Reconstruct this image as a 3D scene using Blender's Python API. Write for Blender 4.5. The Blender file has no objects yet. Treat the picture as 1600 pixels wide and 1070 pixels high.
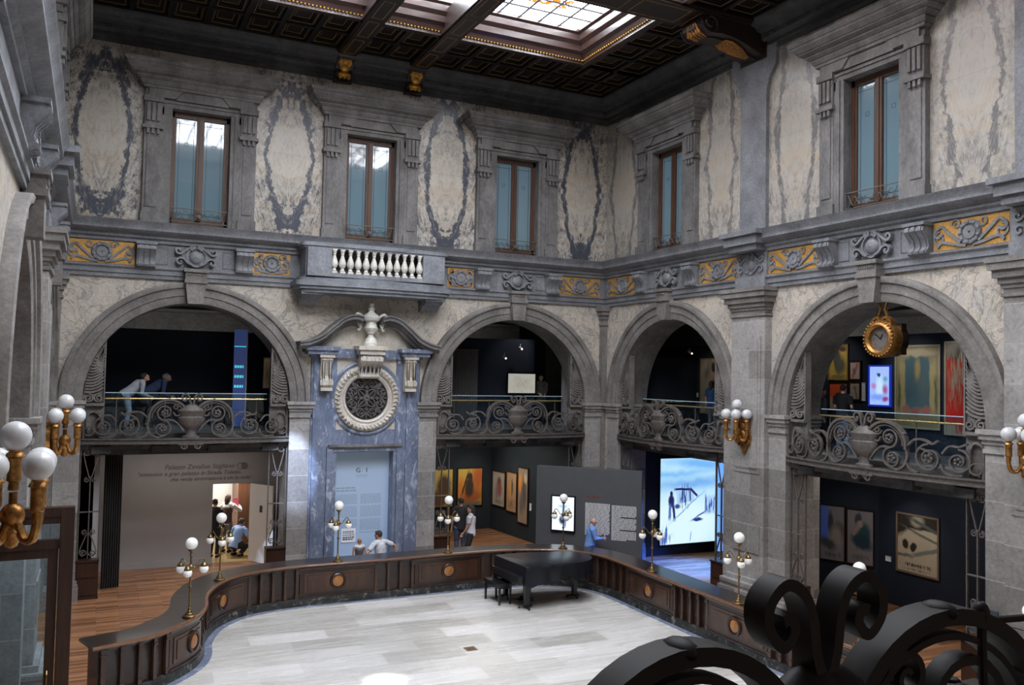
import bpy, bmesh, math, random
from mathutils import Vector, Matrix
PI = math.pi
random.seed(7)
SC = bpy.context.scene
COL = SC.collection
def cos(a): return math.cos(a)
def sin(a): return math.sin(a)
def R(d): return math.radians(d)

# ------------------------------------------------------------------ frames
WX = -14.6                       # left wall plane; back wall is y = 0, right wall is x = 0
def frA(u, w, v): return (u, -w, v)
def frB(u, w, v): return (-w, u, v)
def frC(u, w, v): return (WX + w, u, v)
def frW(u, w, v): return (u, w, v)

# ------------------------------------------------------------------ mesh builder
class MB:
    def __init__(s, fr=frA):
        s.v = []; s.f = []; s.m = []; s.uv = {}; s.mi = 0; s.fr = fr
    def add(s, vs, fs, fr=None, raw=False):
        o = len(s.v); fr = fr or s.fr
        for p in vs: s.v.append(tuple(p) if raw else fr(*p))
        for f in fs:
            s.f.append([o + i for i in f]); s.m.append(s.mi)
        return o
    def box(s, u0, u1, w0, w1, v0, v1, fr=None):
        vs = [(u0,w0,v0),(u1,w0,v0),(u1,w1,v0),(u0,w1,v0),(u0,w0,v1),(u1,w0,v1),(u1,w1,v1),(u0,w1,v1)]
        s.add(vs, [(0,3,2,1),(4,5,6,7),(0,1,5,4),(1,2,6,5),(2,3,7,6),(3,0,4,7)], fr)
    def frust(s, a, b, v0, v1, fr=None):
        """a, b = (u0,u1,w0,w1) rectangles at v0 and v1"""
        vs = [(a[0],a[2],v0),(a[1],a[2],v0),(a[1],a[3],v0),(a[0],a[3],v0),(b[0],b[2],v1),(b[1],b[2],v1),(b[1],b[3],v1),(b[0],b[3],v1)]
        s.add(vs, [(0,3,2,1),(4,5,6,7),(0,1,5,4),(1,2,6,5),(2,3,7,6),(3,0,4,7)], fr)
    def poly(s, pts, w0, w1, fr=None):
        """closed outline in (u,v) extruded from w0 to w1"""
        n = len(pts)
        vs = [(p[0], w0, p[1]) for p in pts] + [(p[0], w1, p[1]) for p in pts]
        fs = [list(range(n)), list(range(2*n-1, n-1, -1))] + [(i, (i+1) % n, n+(i+1) % n, n+i) for i in range(n)]
        s.add(vs, fs, fr)
    def plan(s, pts, v0, v1, fr=frW):
        """closed plan outline (x,y) extruded in height"""
        n = len(pts)
        vs = [(p[0], p[1], v0) for p in pts] + [(p[0], p[1], v1) for p in pts]
        fs = [list(range(n)), list(range(2*n-1, n-1, -1))] + [(i, (i+1) % n, n+(i+1) % n, n+i) for i in range(n)]
        s.add(vs, fs, fr)
    def prof(s, prof, u0, u1, fr=None):
        """profile of (w,v) pushed along u"""
        n = len(prof)
        vs = [(u0, p[0], p[1]) for p in prof] + [(u1, p[0], p[1]) for p in prof]
        fs = [list(range(n)), list(range(2*n-1, n-1, -1))] + [(i, (i+1) % n, n+(i+1) % n, n+i) for i in range(n)]
        s.add(vs, fs, fr)
    def ring(s, cu, cv, prof, a0=0.0, a1=PI, n=40, fr=None, closed=False):
        """profile of (r,w) swept round (cu,cv) in the wall plane"""
        k = len(prof); vs = []; m = n if closed else n + 1
        for i in range(m):
            a = a0 + (a1-a0)*i/n
            for r, w in prof: vs.append((cu + r*cos(a), w, cv + r*sin(a)))
        fs = []
        for i in range(n):
            j = (i+1) % m
            for q in range(k): fs.append((i*k+q, i*k+(q+1) % k, j*k+(q+1) % k, j*k+q))
        if not closed: fs += [list(range(k)), list(range(n*k+k-1, n*k-1, -1))]
        s.add(vs, fs, fr)
    def strap(s, path, wid, w0, w1, fr=None, closed=False):
        """flat bar following a path in the wall plane; wid may be a list"""
        n = len(path); vs = []
        for i in range(n):
            a = path[(i-1) % n] if (closed or i) else path[0]
            b = path[(i+1) % n] if (closed or i < n-1) else path[-1]
            dx, dy = b[0]-a[0], b[1]-a[1]; L = math.hypot(dx, dy) or 1
            h = (wid[i] if isinstance(wid, (list, tuple)) else wid)/2
            nx, ny = -dy/L*h, dx/L*h; p = path[i]
            vs += [(p[0]+nx, w0, p[1]+ny), (p[0]-nx, w0, p[1]-ny), (p[0]-nx, w1, p[1]-ny), (p[0]+nx, w1, p[1]+ny)]
        fs = []
        for i in range(n if closed else n-1):
            j = (i+1) % n
            for q in range(4): fs.append((i*4+q, i*4+(q+1) % 4, j*4+(q+1) % 4, j*4+q))
        if not closed: fs += [(0,1,2,3), (n*4-1, n*4-2, n*4-3, n*4-4)]
        s.add(vs, fs, fr)
    def tube(s, path, r, n=8, fr=None, caps=True):
        """round tube along a 3D path (frame coordinates); r may be a list"""
        P = [Vector(p) for p in path]; m = len(P); vs = []
        up = None
        for i in range(m):
            t = (P[min(i+1, m-1)] - P[max(i-1, 0)])
            t = t.normalized() if t.length > 1e-9 else Vector((0,0,1))
            if up is None:
                up = t.orthogonal().normalized()
            else:
                up = (up - t*up.dot(t)); up = up.normalized() if up.length > 1e-6 else t.orthogonal().normalized()
            sd = t.cross(up); rr = r[i] if isinstance(r, (list, tuple)) else r
            for k in range(n):
                a = 2*PI*k/n; vs.append(P[i] + up*(rr*cos(a)) + sd*(rr*sin(a)))
        fs = []
        for i in range(m-1):
            for k in range(n): fs.append((i*n+k, i*n+(k+1) % n, (i+1)*n+(k+1) % n, (i+1)*n+k))
        if caps: fs += [list(range(n-1, -1, -1)), list(range((m-1)*n, m*n))]
        s.add(vs, fs, fr)
    def lathe(s, prof, c=(0,0,0), n=16, fr=frW, sx=1, sy=1, a0=0, a1=2*PI):
        """profile of (r,z) turned about a vertical axis through c"""
        k = len(prof); full = abs(a1-a0-2*PI) < 1e-6; m = n if full else n+1; vs = []
        for i in range(m):
            a = a0 + (a1-a0)*i/n
            for r, z in prof: vs.append((c[0]+r*cos(a)*sx, c[1]+r*sin(a)*sy, c[2]+z))
        fs = []
        for i in range(n):
            j = (i+1) % m
            for q in range(k-1): fs.append((i*k+q, j*k+q, j*k+q+1, i*k+q+1))
        if full:
            fs += [[i*k for i in range(m)][::-1], [i*k+k-1 for i in range(m)]]
        s.add(vs, fs, fr)
    def ell(s, c, r, n=12, m=8, fr=frW, M=None):
        """ellipsoid"""
        vs = [Vector((0,0,r[2]))]
        for j in range(1, m):
            b = PI*j/m
            for i in range(n):
                a = 2*PI*i/n; vs.append(Vector((r[0]*sin(b)*cos(a), r[1]*sin(b)*sin(a), r[2]*cos(b))))
        vs.append(Vector((0,0,-r[2])))
        if M is not None: vs = [M @ p for p in vs]
        vs = [p + Vector(c) for p in vs]; e = len(vs)-1
        fs = [(0, 1+i, 1+(i+1) % n) for i in range(n)]
        for j in range(m-2):
            for i in range(n): fs.append((1+j*n+i, 1+(j+1)*n+i, 1+(j+1)*n+(i+1) % n, 1+j*n+(i+1) % n))
        fs += [(e, 1+(m-2)*n+(i+1) % n, 1+(m-2)*n+i) for i in range(n)]
        s.add(vs, fs, fr)
    def quad_uv(s, pts, uvs, fr=None):
        o = len(s.f); s.add(pts, [tuple(range(len(pts)))], fr); s.uv[o] = uvs
    def build(s, name, mat, parent=None, smooth=True, ang=38, kind=None, recalc=True, local=False):
        me = bpy.data.meshes.new(name)
        off = (0,0,0)
        if parent is not None and not local: off = POS.get(parent.name, (0,0,0))
        me.from_pydata([(p[0]-off[0], p[1]-off[1], p[2]-off[2]) for p in s.v], [], s.f)
        for m_ in (mat if isinstance(mat, (list, tuple)) else [mat]): me.materials.append(m_)
        if s.uv:
            lay = me.uv_layers.new(name='UVMap')
            for fi, uvs in s.uv.items():
                pl = me.polygons[fi]
                for li, q in zip(pl.loop_indices, uvs): lay.data[li].uv = q
        me.polygons.foreach_set('material_index', s.m)
        if recalc:
            bm = bmesh.new(); bm.from_mesh(me); bmesh.ops.recalc_face_normals(bm, faces=bm.faces[:]); bm.to_mesh(me); bm.free()
        if smooth:
            me.polygons.foreach_set('use_smooth', [True]*len(me.polygons)); me.set_sharp_from_angle(angle=R(ang))
        me.update()
        ob = bpy.data.objects.new(name, me); COL.objects.link(ob)
        if parent is not None: ob.parent = parent
        POS[ob.name] = off
        if kind: ob['kind'] = kind
        return ob
POS = {}
CHILD = {}
def kids(o): return [c for c in ALLKIDS.get(o.name, [])]
def empty(name, loc=(0,0,0), rot=0.0, parent=None):
    o = bpy.data.objects.new(name, None); COL.objects.link(o)
    o.location = loc; o.rotation_euler = (0,0,rot); o.empty_display_size = .2
    POS[o.name] = tuple(loc)
    if parent is not None: o.parent = parent
    return o
def tag(o, label=None, cat=None, group=None, kind=None):
    if label: o['label'] = label
    if cat: o['category'] = cat
    if group: o['group'] = group
    if kind: o['kind'] = kind
    return o
def thing(name, label, cat, loc=(0,0,0), rot=0.0, group=None):
    return tag(empty(name, loc, rot), label, cat, group)
def struct(name, loc=(0,0,0), rot=0.0):
    return tag(empty(name, loc, rot), kind='structure')
TR = [0]
def trim(loc=(0,0,0), rot=0.0):
    TR[0] += 1
    return struct('trim_%d' % TR[0], loc, rot)
def dup(root, loc, rot=0.0, name=None, label=None, group=None, pick=None):
    """copy of a thing with copies of its parts and sub-parts"""
    r = root.copy(); COL.objects.link(r); r.location = loc; r.rotation_euler = (0,0,rot)
    if name: r.name = name
    if label: r['label'] = label
    if group: r['group'] = group
    POS[r.name] = tuple(loc)
    for ch in list(root.children):
        c = ch.copy(); COL.objects.link(c); c.parent = r
        for g in list(ch.children):
            d = g.copy(); COL.objects.link(d); d.parent = c
    return r
def wallpos(wall, u, z=0.0, w=0.0):
    if wall == 'A': return (u, -w, z), 0.0
    if wall == 'B': return (-w, u, z), -PI/2
    if wall == 'C': return (WX + w, u, z), PI/2
    return (u, -20.0 + w, z), PI
def spiral(cu, cv, r0, r1, turns, a0, n=28, sgn=1):
    return [(cu + (r0+(r1-r0)*i/n)*cos(a0+sgn*2*PI*turns*i/n), cv + (r0+(r1-r0)*i/n)*sin(a0+sgn*2*PI*turns*i/n)) for i in range(n+1)]
def arc(cu, cv, r, a0, a1, n=20):
    return [(cu + r*cos(a0+(a1-a0)*i/n), cv + r*sin(a0+(a1-a0)*i/n)) for i in range(n+1)]
def cat(pts, k=8):
    """Catmull-Rom through points of any dimension"""
    out = []; n = len(pts); d = len(pts[0])
    for i in range(n-1):
        p0, p1, p2, p3 = pts[max(i-1,0)], pts[i], pts[i+1], pts[min(i+2,n-1)]
        for j in range(k):
            t = j/k
            out.append(tuple(.5*((2*p1[q]) + (-p0[q]+p2[q])*t + (2*p0[q]-5*p1[q]+4*p2[q]-p3[q])*t*t + (-p0[q]+3*p1[q]-3*p2[q]+p3[q])*t**3) for q in range(d)))
    out.append(tuple(pts[-1])); return out
def mir(path): return [(-p[0],) + tuple(p[1:]) for p in path]
def text_mesh(name, body, size, mat, parent, M, align='LEFT', italic=0.0, ext=.004, fit=None):
    cu = bpy.data.curves.new(name, 'FONT'); cu.body = body; cu.size = size; cu.align_x = align; cu.shear = italic; cu.extrude = ext; cu.resolution_u = 3
    tmp = bpy.data.objects.new(name+'_tmp', cu); COL.objects.link(tmp)
    dg = bpy.context.evaluated_depsgraph_get(); me = bpy.data.meshes.new_from_object(tmp.evaluated_get(dg))
    bpy.data.objects.remove(tmp); bpy.data.curves.remove(cu)
    if fit:
        xs = [v.co.x for v in me.vertices]; k = fit/(max(xs)-min(xs)); me.transform(Matrix.Diagonal((k, k, 1, 1)))
    me.transform(M); me.materials.clear(); me.materials.append(mat); me.name = name
    o = bpy.data.objects.new(name, me); COL.objects.link(o)
    if parent is not None: o.parent = parent
    return o
# ------------------------------------------------------------------ materials
class NT:
    def __init__(s, name):
        s.mat = bpy.data.materials.new(name); s.mat.use_nodes = True
        s.t = s.mat.node_tree; s.t.nodes.clear()
        s.out = s.t.nodes.new('ShaderNodeOutputMaterial')
        s.tc = None
    def n(s, typ, **kw):
        nd = s.t.nodes.new(typ)
        for k, v in kw.items(): setattr(nd, k, v)
        return nd
    def put(s, sock, v):
        if hasattr(v, 'is_linked') or hasattr(v, 'links'): s.t.links.new(v, sock)
        elif isinstance(v, (tuple, list)):
            try: sock.default_value = v if len(v) == len(sock.default_value) else tuple(v) + (1,)
            except TypeError: sock.default_value = v
        else:
            try: sock.default_value = v
            except TypeError: sock.default_value = (v, v, v)
    def coord(s, which='Object'):
        if s.tc is None: s.tc = s.n('ShaderNodeTexCoord')
        return s.tc.outputs[which]
    def m(s, op, a, b=None, c=None, clamp=False):
        nd = s.n('ShaderNodeMath', operation=op); nd.use_clamp = clamp
        s.put(nd.inputs[0], a)
        if b is not None: s.put(nd.inputs[1], b)
        if c is not None: s.put(nd.inputs[2], c)
        return nd.outputs[0]
    def sep(s, v):
        nd = s.n('ShaderNodeSeparateXYZ'); s.put(nd.inputs[0], v); return nd.outputs
    def comb(s, x, y, z):
        nd = s.n('ShaderNodeCombineXYZ')
        for i, q in enumerate((x, y, z)): s.put(nd.inputs[i], q)
        return nd.outputs[0]
    def mapv(s, v, scale=(1,1,1), loc=(0,0,0), rot=(0,0,0)):
        nd = s.n('ShaderNodeMapping'); s.put(nd.inputs[0], v)
        nd.inputs['Location'].default_value = loc; nd.inputs['Rotation'].default_value = rot; nd.inputs['Scale'].default_value = scale
        return nd.outputs[0]
    def noise(s, v, scale=5, detail=5, rough=.55, dist=0.0, col=False):
        nd = s.n('ShaderNodeTexNoise'); s.put(nd.inputs['Vector'], v)
        nd.inputs['Scale'].default_value = scale; nd.inputs['Detail'].default_value = detail
        nd.inputs['Roughness'].default_value = rough; nd.inputs['Distortion'].default_value = dist
        return nd.outputs['Color' if col else 'Fac']
    def ramp(s, f, stops):
        nd = s.n('ShaderNodeValToRGB'); s.put(nd.inputs[0], f); e = nd.color_ramp.elements
        while len(e) < len(stops): e.new(.5)
        for i, (p, c) in enumerate(stops):
            e[i].position = p; e[i].color = tuple(c) + (1,) if len(c) == 3 else c
        return nd.outputs[0]
    def mix(s, f, a, b):
        nd = s.n('ShaderNodeMix', data_type='RGBA'); s.put(nd.inputs[0], f); s.put(nd.inputs[6], a); s.put(nd.inputs[7], b); return nd.outputs[2]
    def rng(s, v, a, b, c=0.0, d=1.0):
        nd = s.n('ShaderNodeMapRange'); nd.clamp = True; s.put(nd.inputs[0], v)
        for i, q in enumerate((a, b, c, d)): s.put(nd.inputs[i+1], q)
        return nd.outputs[0]
    def bsdf(s, color, rough=.6, metal=0.0, bump=None, bstr=.3, emit=None, estr=0.0, spec=.5, coat=0.0, alpha=None, trans=0.0, dist=.02):
        b = s.n('ShaderNodeBsdfPrincipled'); s.put(b.inputs['Base Color'], color); s.put(b.inputs['Roughness'], rough)
        b.inputs['Metallic'].default_value = metal; b.inputs['Specular IOR Level'].default_value = spec
        b.inputs['Coat Weight'].default_value = coat; b.inputs['Coat Roughness'].default_value = .08
        b.inputs['Transmission Weight'].default_value = trans
        if emit is not None: s.put(b.inputs['Emission Color'], emit); s.put(b.inputs['Emission Strength'], estr)
        if alpha is not None: b.inputs['Alpha'].default_value = alpha
        if bump is not None:
            bp = s.n('ShaderNodeBump'); bp.inputs['Strength'].default_value = bstr; bp.inputs['Distance'].default_value = dist
            s.put(bp.inputs['Height'], bump); s.t.links.new(bp.outputs[0], b.inputs['Normal'])
        s.t.links.new(b.outputs[0], s.out.inputs[0]); s.b = b
        return s.mat
def stone(name, c1, c2, scale=3, rough=.7, c3=None, bs=.25, vscale=(1,1,1)):
    t = NT(name); g = t.n('ShaderNodeNewGeometry').outputs['Position']
    v = t.mapv(g, vscale)
    a = t.noise(v, scale, 6, .62, .3); f = t.noise(v, scale*9, 4, .6)
    col = t.ramp(a, [(.32, c1), (.68, c2)])
    if c3: col = t.mix(t.rng(t.noise(v, scale*2.3, 6, .7, .8), .54, .62), col, c3)
    sp = t.rng(f, .35, .75, .74, 1.14)
    nd = t.n('ShaderNodeMix', data_type='RGBA', blend_type='MULTIPLY'); nd.inputs[0].default_value = 1
    t.put(nd.inputs[6], col); t.put(nd.inputs[7], t.comb(sp, sp, sp))
    return t.bsdf(nd.outputs[2], rough, bump=f, bstr=bs)
def plain(name, c, rough=.6, metal=0.0, var=.12, scale=6, **kw):
    t = NT(name); v = t.coord()
    a = t.noise(v, scale, 4, .6); k = t.rng(a, .3, .7, 1-var, 1+var)
    nd = t.n('ShaderNodeMix', data_type='RGBA', blend_type='MULTIPLY'); nd.inputs[0].default_value = 1
    t.put(nd.inputs[6], c); t.put(nd.inputs[7], t.comb(k, k, k))
    return t.bsdf(nd.outputs[2], rough, metal, **kw)
def glow(name, c, s, base=None):
    t = NT(name); return t.bsdf(base or c, .4, emit=c, estr=s)
def wood(name, c1, c2, axis='x', scale=3, rough=.4, coat=0.0, st=12):
    t = NT(name); v = t.coord()
    sc = {'x': (1, st, st), 'y': (st, 1, st), 'z': (st, st, 1)}[axis]
    a = t.noise(t.mapv(v, sc), scale*.35, 6, .6, .6)
    col = t.ramp(a, [(.3, c1), (.7, c2)])
    return t.bsdf(col, rough, coat=coat, bump=a, bstr=.08)

M = {}
M['stone'] = stone('stone_trachyte', (.135,.124,.116), (.265,.248,.235), 2.0, .75)
M['stone2'] = stone('stone_window_surround', (.105,.100,.098), (.235,.227,.222), 2.4, .72, vscale=(1,1,.5))
def mat_pier():
    t = NT('stone_pier_blocks'); x, y, z = t.sep(t.n('ShaderNodeNewGeometry').outputs['Position']); g = t.n('ShaderNodeNewGeometry').outputs['Position']
    br = t.n('ShaderNodeTexBrick'); t.put(br.inputs['Vector'], t.comb(t.m('ADD', t.m('ADD', x, y), .3), z, 0.0))
    br.inputs['Scale'].default_value = 1; br.inputs['Mortar Size'].default_value = .008; br.inputs['Brick Width'].default_value = 2.6; br.inputs['Row Height'].default_value = .66
    br.inputs['Color1'].default_value = (0,0,0,1); br.inputs['Color2'].default_value = (1,1,1,1); br.inputs['Mortar'].default_value = (.5,.5,.5,1)
    a = t.noise(g, 1.6, 6, .65, .4); f = t.noise(g, 14, 5, .65)
    w = t.m('ADD', t.m('MULTIPLY', br.outputs['Color'], .38), t.m('MULTIPLY', a, .62))
    col = t.ramp(w, [(.22, (.17,.158,.15)), (.5, (.27,.255,.245)), (.78, (.40,.385,.37))])
    col = t.mix(t.m('MULTIPLY', t.rng(t.noise(g, 5, 5, .7, .6), .56, .66), .5), col, (.14,.12,.105))
    col = t.mix(t.m('MULTIPLY', br.outputs['Fac'], .7), col, (.46,.44,.42))
    sp = t.rng(f, .35, .75, .78, 1.12); nd = t.n('ShaderNodeMix', data_type='RGBA', blend_type='MULTIPLY'); nd.inputs[0].default_value = 1
    t.put(nd.inputs[6], col); t.put(nd.inputs[7], t.comb(sp, sp, sp)); return t.bsdf(nd.outputs[2], .7, bump=f, bstr=.2)
M['pier'] = mat_pier()
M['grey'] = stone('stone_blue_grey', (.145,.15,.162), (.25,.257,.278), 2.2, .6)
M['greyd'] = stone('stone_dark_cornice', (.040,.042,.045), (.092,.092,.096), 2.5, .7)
M['bard'] = stone('marble_bardiglio', (.125,.155,.23), (.225,.265,.36), 2.6, .32, c3=(.42,.46,.56), bs=.03, vscale=(1,1,.42))
M['cream'] = stone('marble_cream_carved', (.50,.45,.37), (.68,.63,.55), 5, .5, bs=.1)
M['white_marble'] = stone('marble_white', (.62,.60,.55), (.78,.76,.70), 4, .4, bs=.05)
M['bal_stone'] = stone('stone_balcony', (.15,.16,.18), (.28,.30,.335), 2.0, .6)
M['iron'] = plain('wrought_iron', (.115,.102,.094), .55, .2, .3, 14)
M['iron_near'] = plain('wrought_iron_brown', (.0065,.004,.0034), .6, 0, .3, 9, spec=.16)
M['shell'] = stone('stone_shell', (.12,.11,.102), (.225,.205,.192), 4, .75)
M['gilt'] = plain('gilt_bronze', (.36,.175,.05), .4, .75, .55, 20)
M['gold'] = plain('gold_leaf', (.62,.33,.06), .38, .7, .5, 18)
M['brass'] = plain('brass', (.21,.145,.065), .36, .8, .4, 15)
M['brassrail'] = plain('brass_rail', (.85,.66,.32), .22, .85, .1, 5)
M['mosaic'] = (lambda t: t.bsdf(t.ramp(t.noise(t.coord(), 34, 3, .7), [(.3, (.36,.18,.04)), (.55, (.60,.32,.07)), (.8, (.78,.47,.13))]), .5, .15))(NT('gold_mosaic'))
M['globe_frost'] = plain('frosted_globe', (.60,.60,.61), .3, 0, .05, 6)
M['globe'] = (lambda t: t.bsdf((.84,.84,.82), .22, emit=(1,.99,.96), estr=.10, coat=.3))(NT('opal_glass'))
M['wframe'] = wood('window_wood', (.055,.027,.017), (.115,.056,.032), 'z', 5, .45)
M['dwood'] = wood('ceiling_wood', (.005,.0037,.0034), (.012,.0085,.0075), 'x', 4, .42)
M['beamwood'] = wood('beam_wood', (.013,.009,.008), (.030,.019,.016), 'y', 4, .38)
M['skyframe'] = wood('skylight_frame_wood', (.024,.0115,.009), (.050,.026,.021), 'x', 3, .33, .3)
M['gline'] = plain('gilded_line', (.36,.24,.10), .45, .3, .4, 20)
M['cwood'] = wood('counter_walnut', (.015,.007,.005), (.042,.019,.012), 'x', 4, .33, .25, 7)
M['cwood_v'] = wood('counter_walnut_columns', (.026,.012,.0075), (.075,.036,.021), 'z', 4, .33, .25, 9)
M['cpanel'] = wood('counter_panel_veneer', (.026,.0115,.007), (.085,.037,.019), 'z', 3, .3, .3, 5)
M['cnose'] = wood('counter_nosing', (.12,.05,.024), (.20,.09,.044), 'x', 4, .3, .3, 8)
M['ctop'] = wood('counter_top_dark', (.017,.012,.011), (.036,.025,.022), 'x', 4, .28, .2, 6)
M['medal'] = wood('medallion_wood', (.25,.095,.024), (.45,.19,.055), 'z', 6, .28, .4, 4)
M['black_marble'] = stone('marble_black', (.012,.013,.014), (.05,.052,.05), 3, .3, c3=(.16,.16,.15), bs=.02)
M['black'] = plain('black_lacquer', (.010,.010,.012), .25, 0, .2, 6)
M['cover'] = plain('black_vinyl_cover', (.009,.010,.014), .34, 0, .2, 6, spec=.4)
M['teal'] = plain('wall_dark_teal', (.014,.023,.030), .8, 0, .12, 2)
M['navy'] = plain('wall_navy', (.012,.020,.040), .8, 0, .12, 2)
M['navy2'] = plain('wall_deep_navy', (.010,.016,.028), .8, 0, .12, 2)
M['gpanel'] = plain('panel_grey', (.075,.078,.086), .7, 0, .06, 3)
M['gwall'] = plain('wall_pale_grey', (.40,.39,.39), .8, 0, .03, 2)
M['white'] = plain('wall_white', (.80,.79,.77), .7, 0, .03, 2)
M['vault'] = stone('vault_plaster', (.085,.085,.085), (.13,.128,.125), 1.2, .85, bs=.05)
M['curtain'] = plain('curtain_grey', (.06,.056,.054), .9, 0, .15, 8)
M['text_d'] = plain('lettering_dark', (.17,.165,.165), .7, 0, .02, 2)
M['text_w'] = plain('lettering_white', (.62,.62,.62), .7, 0, .02, 2)
M['text_b'] = plain('lettering_black', (.04,.05,.06), .7, 0, .02, 2)
M['text_r'] = plain('lettering_red', (.16,.035,.03), .7, 0, .02, 2)
M['text_p'] = plain('lettering_soft_blue', (.30,.38,.45), .7, 0, .02, 2)
M['paper'] = plain('paper_white', (.82,.84,.88), .7, 0, .02, 2)
M['pink'] = plain('folder_pink', (.85,.16,.22), .6, 0, .04, 2)
M['ward'] = wood('wardrobe_wood', (.13,.05,.022), (.24,.10,.048), 'z', 3, .4)
M['yfloor'] = wood('floor_yellow_oak', (.30,.19,.07), (.46,.31,.13), 'x', 3, .4, .2)
M['skin'] = plain('skin', (.50,.29,.20), .55, 0, .06, 8)
M['eye'] = plain('eye_dark', (.02,.015,.012), .3, 0, .02, 2)
M['doorwood'] = wood('dark_door_wood', (.020,.009,.006), (.05,.022,.014), 'z', 4, .35, .2)
M['brownwood'] = wood('brown_boards', (.045,.022,.014), (.11,.058,.036), 'z', 4, .6)
def cloth(nm, c):
    k = 'cl_' + nm
    if k not in M: M[k] = plain('cloth_' + nm, c, .85, 0, .12, 10)
    return M[k]
def clear_glass(name, a, tint=(.8,.9,.95)):
    t = NT(name)
    g = t.n('ShaderNodeBsdfGlossy'); g.inputs['Roughness'].default_value = .02; g.inputs['Color'].default_value = (.9,.95,1,1)
    tr = t.n('ShaderNodeBsdfTransparent'); tr.inputs['Color'].default_value = tuple(tint) + (1,)
    mx = t.n('ShaderNodeMixShader'); lw = t.n('ShaderNodeLayerWeight'); lw.inputs['Blend'].default_value = .2
    f = t.m('ADD', t.m('MULTIPLY', lw.outputs['Fresnel'], .6), a, clamp=True)
    t.put(mx.inputs[0], f); t.t.links.new(tr.outputs[0], mx.inputs[1]); t.t.links.new(g.outputs[0], mx.inputs[2]); t.t.links.new(mx.outputs[0], t.out.inputs[0])
    return t.mat
M['glass'] = clear_glass('clear_glass', .03)

def mat_panels(name, cream, cream2, vein, strength, diamond=False):
    """book-matched marble slabs: UV runs -1..1 on every panel, panels 4 apart"""
    t = NT(name); x, y, z = t.sep(t.coord('UV'))
    k = t.m('ROUND', t.m('DIVIDE', x, 4.0)); lx = t.m('SUBTRACT', x, t.m('MULTIPLY', k, 4.0))
    ax = t.m('ABSOLUTE', lx); ay = t.m('ABSOLUTE', t.m('ADD', y, .02))
    yy = t.m('MULTIPLY', y, 2.0); ayy = t.m('MULTIPLY', ay, 2.0)
    q = t.comb(ax, yy, t.m('MULTIPLY', k, 7.3)); qm = t.comb(ax, ayy, t.m('MULTIPLY', k, 7.3))
    n1 = t.noise(qm, 1.1, 4, .55, .5); n2 = t.noise(q, 3.2, 7, .70, 1.0); n3 = t.noise(qm, .8, 3, .5); n4 = t.noise(t.comb(t.m('ADD', t.m('MULTIPLY', ax, 1.5), t.m('MULTIPLY', ay, .9)), t.m('SUBTRACT', t.m('MULTIPLY', yy, .5), t.m('MULTIPLY', ax, .35)), t.m('MULTIPLY', k, 7.3)), 8, 8, .76, .9); n5 = t.noise(q, 1.9, 7, .70, 1.6)
    if diamond:
        r = t.m('ADD', t.m('MULTIPLY', ax, 1.5), t.m('MULTIPLY', ay, .5))
    else:
        r = t.m('SQRT', t.m('ADD', t.m('POWER', t.m('DIVIDE', ax, .62), 2.0), t.m('POWER', t.m('DIVIDE', ay, .86), 2.0)))
    rr = t.m('ADD', r, t.m('MULTIPLY', t.m('SUBTRACT', n1, .5), .8))
    wob = t.m('MULTIPLY', t.m('SUBTRACT', n2, .5), .45)
    d = t.m('ABSOLUTE', t.m('SUBTRACT', t.m('ADD', rr, wob), 1.0))
    wid = t.rng(n5, .35, .65, .05, .24)
    band = t.m('SUBTRACT', 1.0, t.m('DIVIDE', d, wid), clamp=True); band = t.rng(band, 0, .35)
    v1 = t.m('MULTIPLY', band, t.rng(n4, .36, .50, .45, 1))
    outer = t.rng(t.m('ADD', rr, wob), .70, 1.1, .12, 1)
    ends = t.rng(ay, .2, .65, .18, 1)
    net = t.m('MULTIPLY', t.rng(t.m('ABSOLUTE', t.m('SUBTRACT', n2, .5)), .006, .06, 1, 0), t.m('MAXIMUM', outer, t.m('MULTIPLY', ends, .6)))
    blot = t.m('MULTIPLY', t.rng(n5, .46, .58), t.m('MULTIPLY', t.rng(n4, .40, .55), t.m('MAXIMUM', t.m('MULTIPLY', outer, .5), ends)))
    fine = t.m('MULTIPLY', t.rng(n4, .51, .62), t.m('MULTIPLY', t.m('MAXIMUM', outer, ends), .6))
    tot = t.m('ADD', t.m('MAXIMUM', v1, t.m('MULTIPLY', net, .38)), t.m('ADD', t.m('MULTIPLY', blot, .55), t.m('ADD', t.m('MULTIPLY', fine, .5), t.rng(n4, .48, .66, 0, .22))))
    tot = t.m('MULTIPLY', tot, strength, clamp=True)
    base = t.mix(t.rng(n3, .35, .65), cream, cream2)
    base = t.mix(t.rng(t.noise(q, 1.6, 5, .6, 2), .46, .66, 0, .75), base, (.44,.36,.26))
    seam = t.m('MULTIPLY', t.rng(t.m('ABSOLUTE', y), .0015, .004, 1, 0), .5)
    col = t.mix(tot, base, vein); col = t.mix(seam, col, (.3,.26,.2))
    return t.bsdf(col, .3, spec=.4)
M['panelA'] = mat_panels('marble_bookmatched', (.545,.505,.44), (.475,.44,.385), (.062,.068,.088), 1.0)
M['panelB'] = mat_panels('marble_bookmatched_pale', (.455,.425,.38), (.385,.36,.325), (.15,.145,.145), .85, True)
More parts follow.
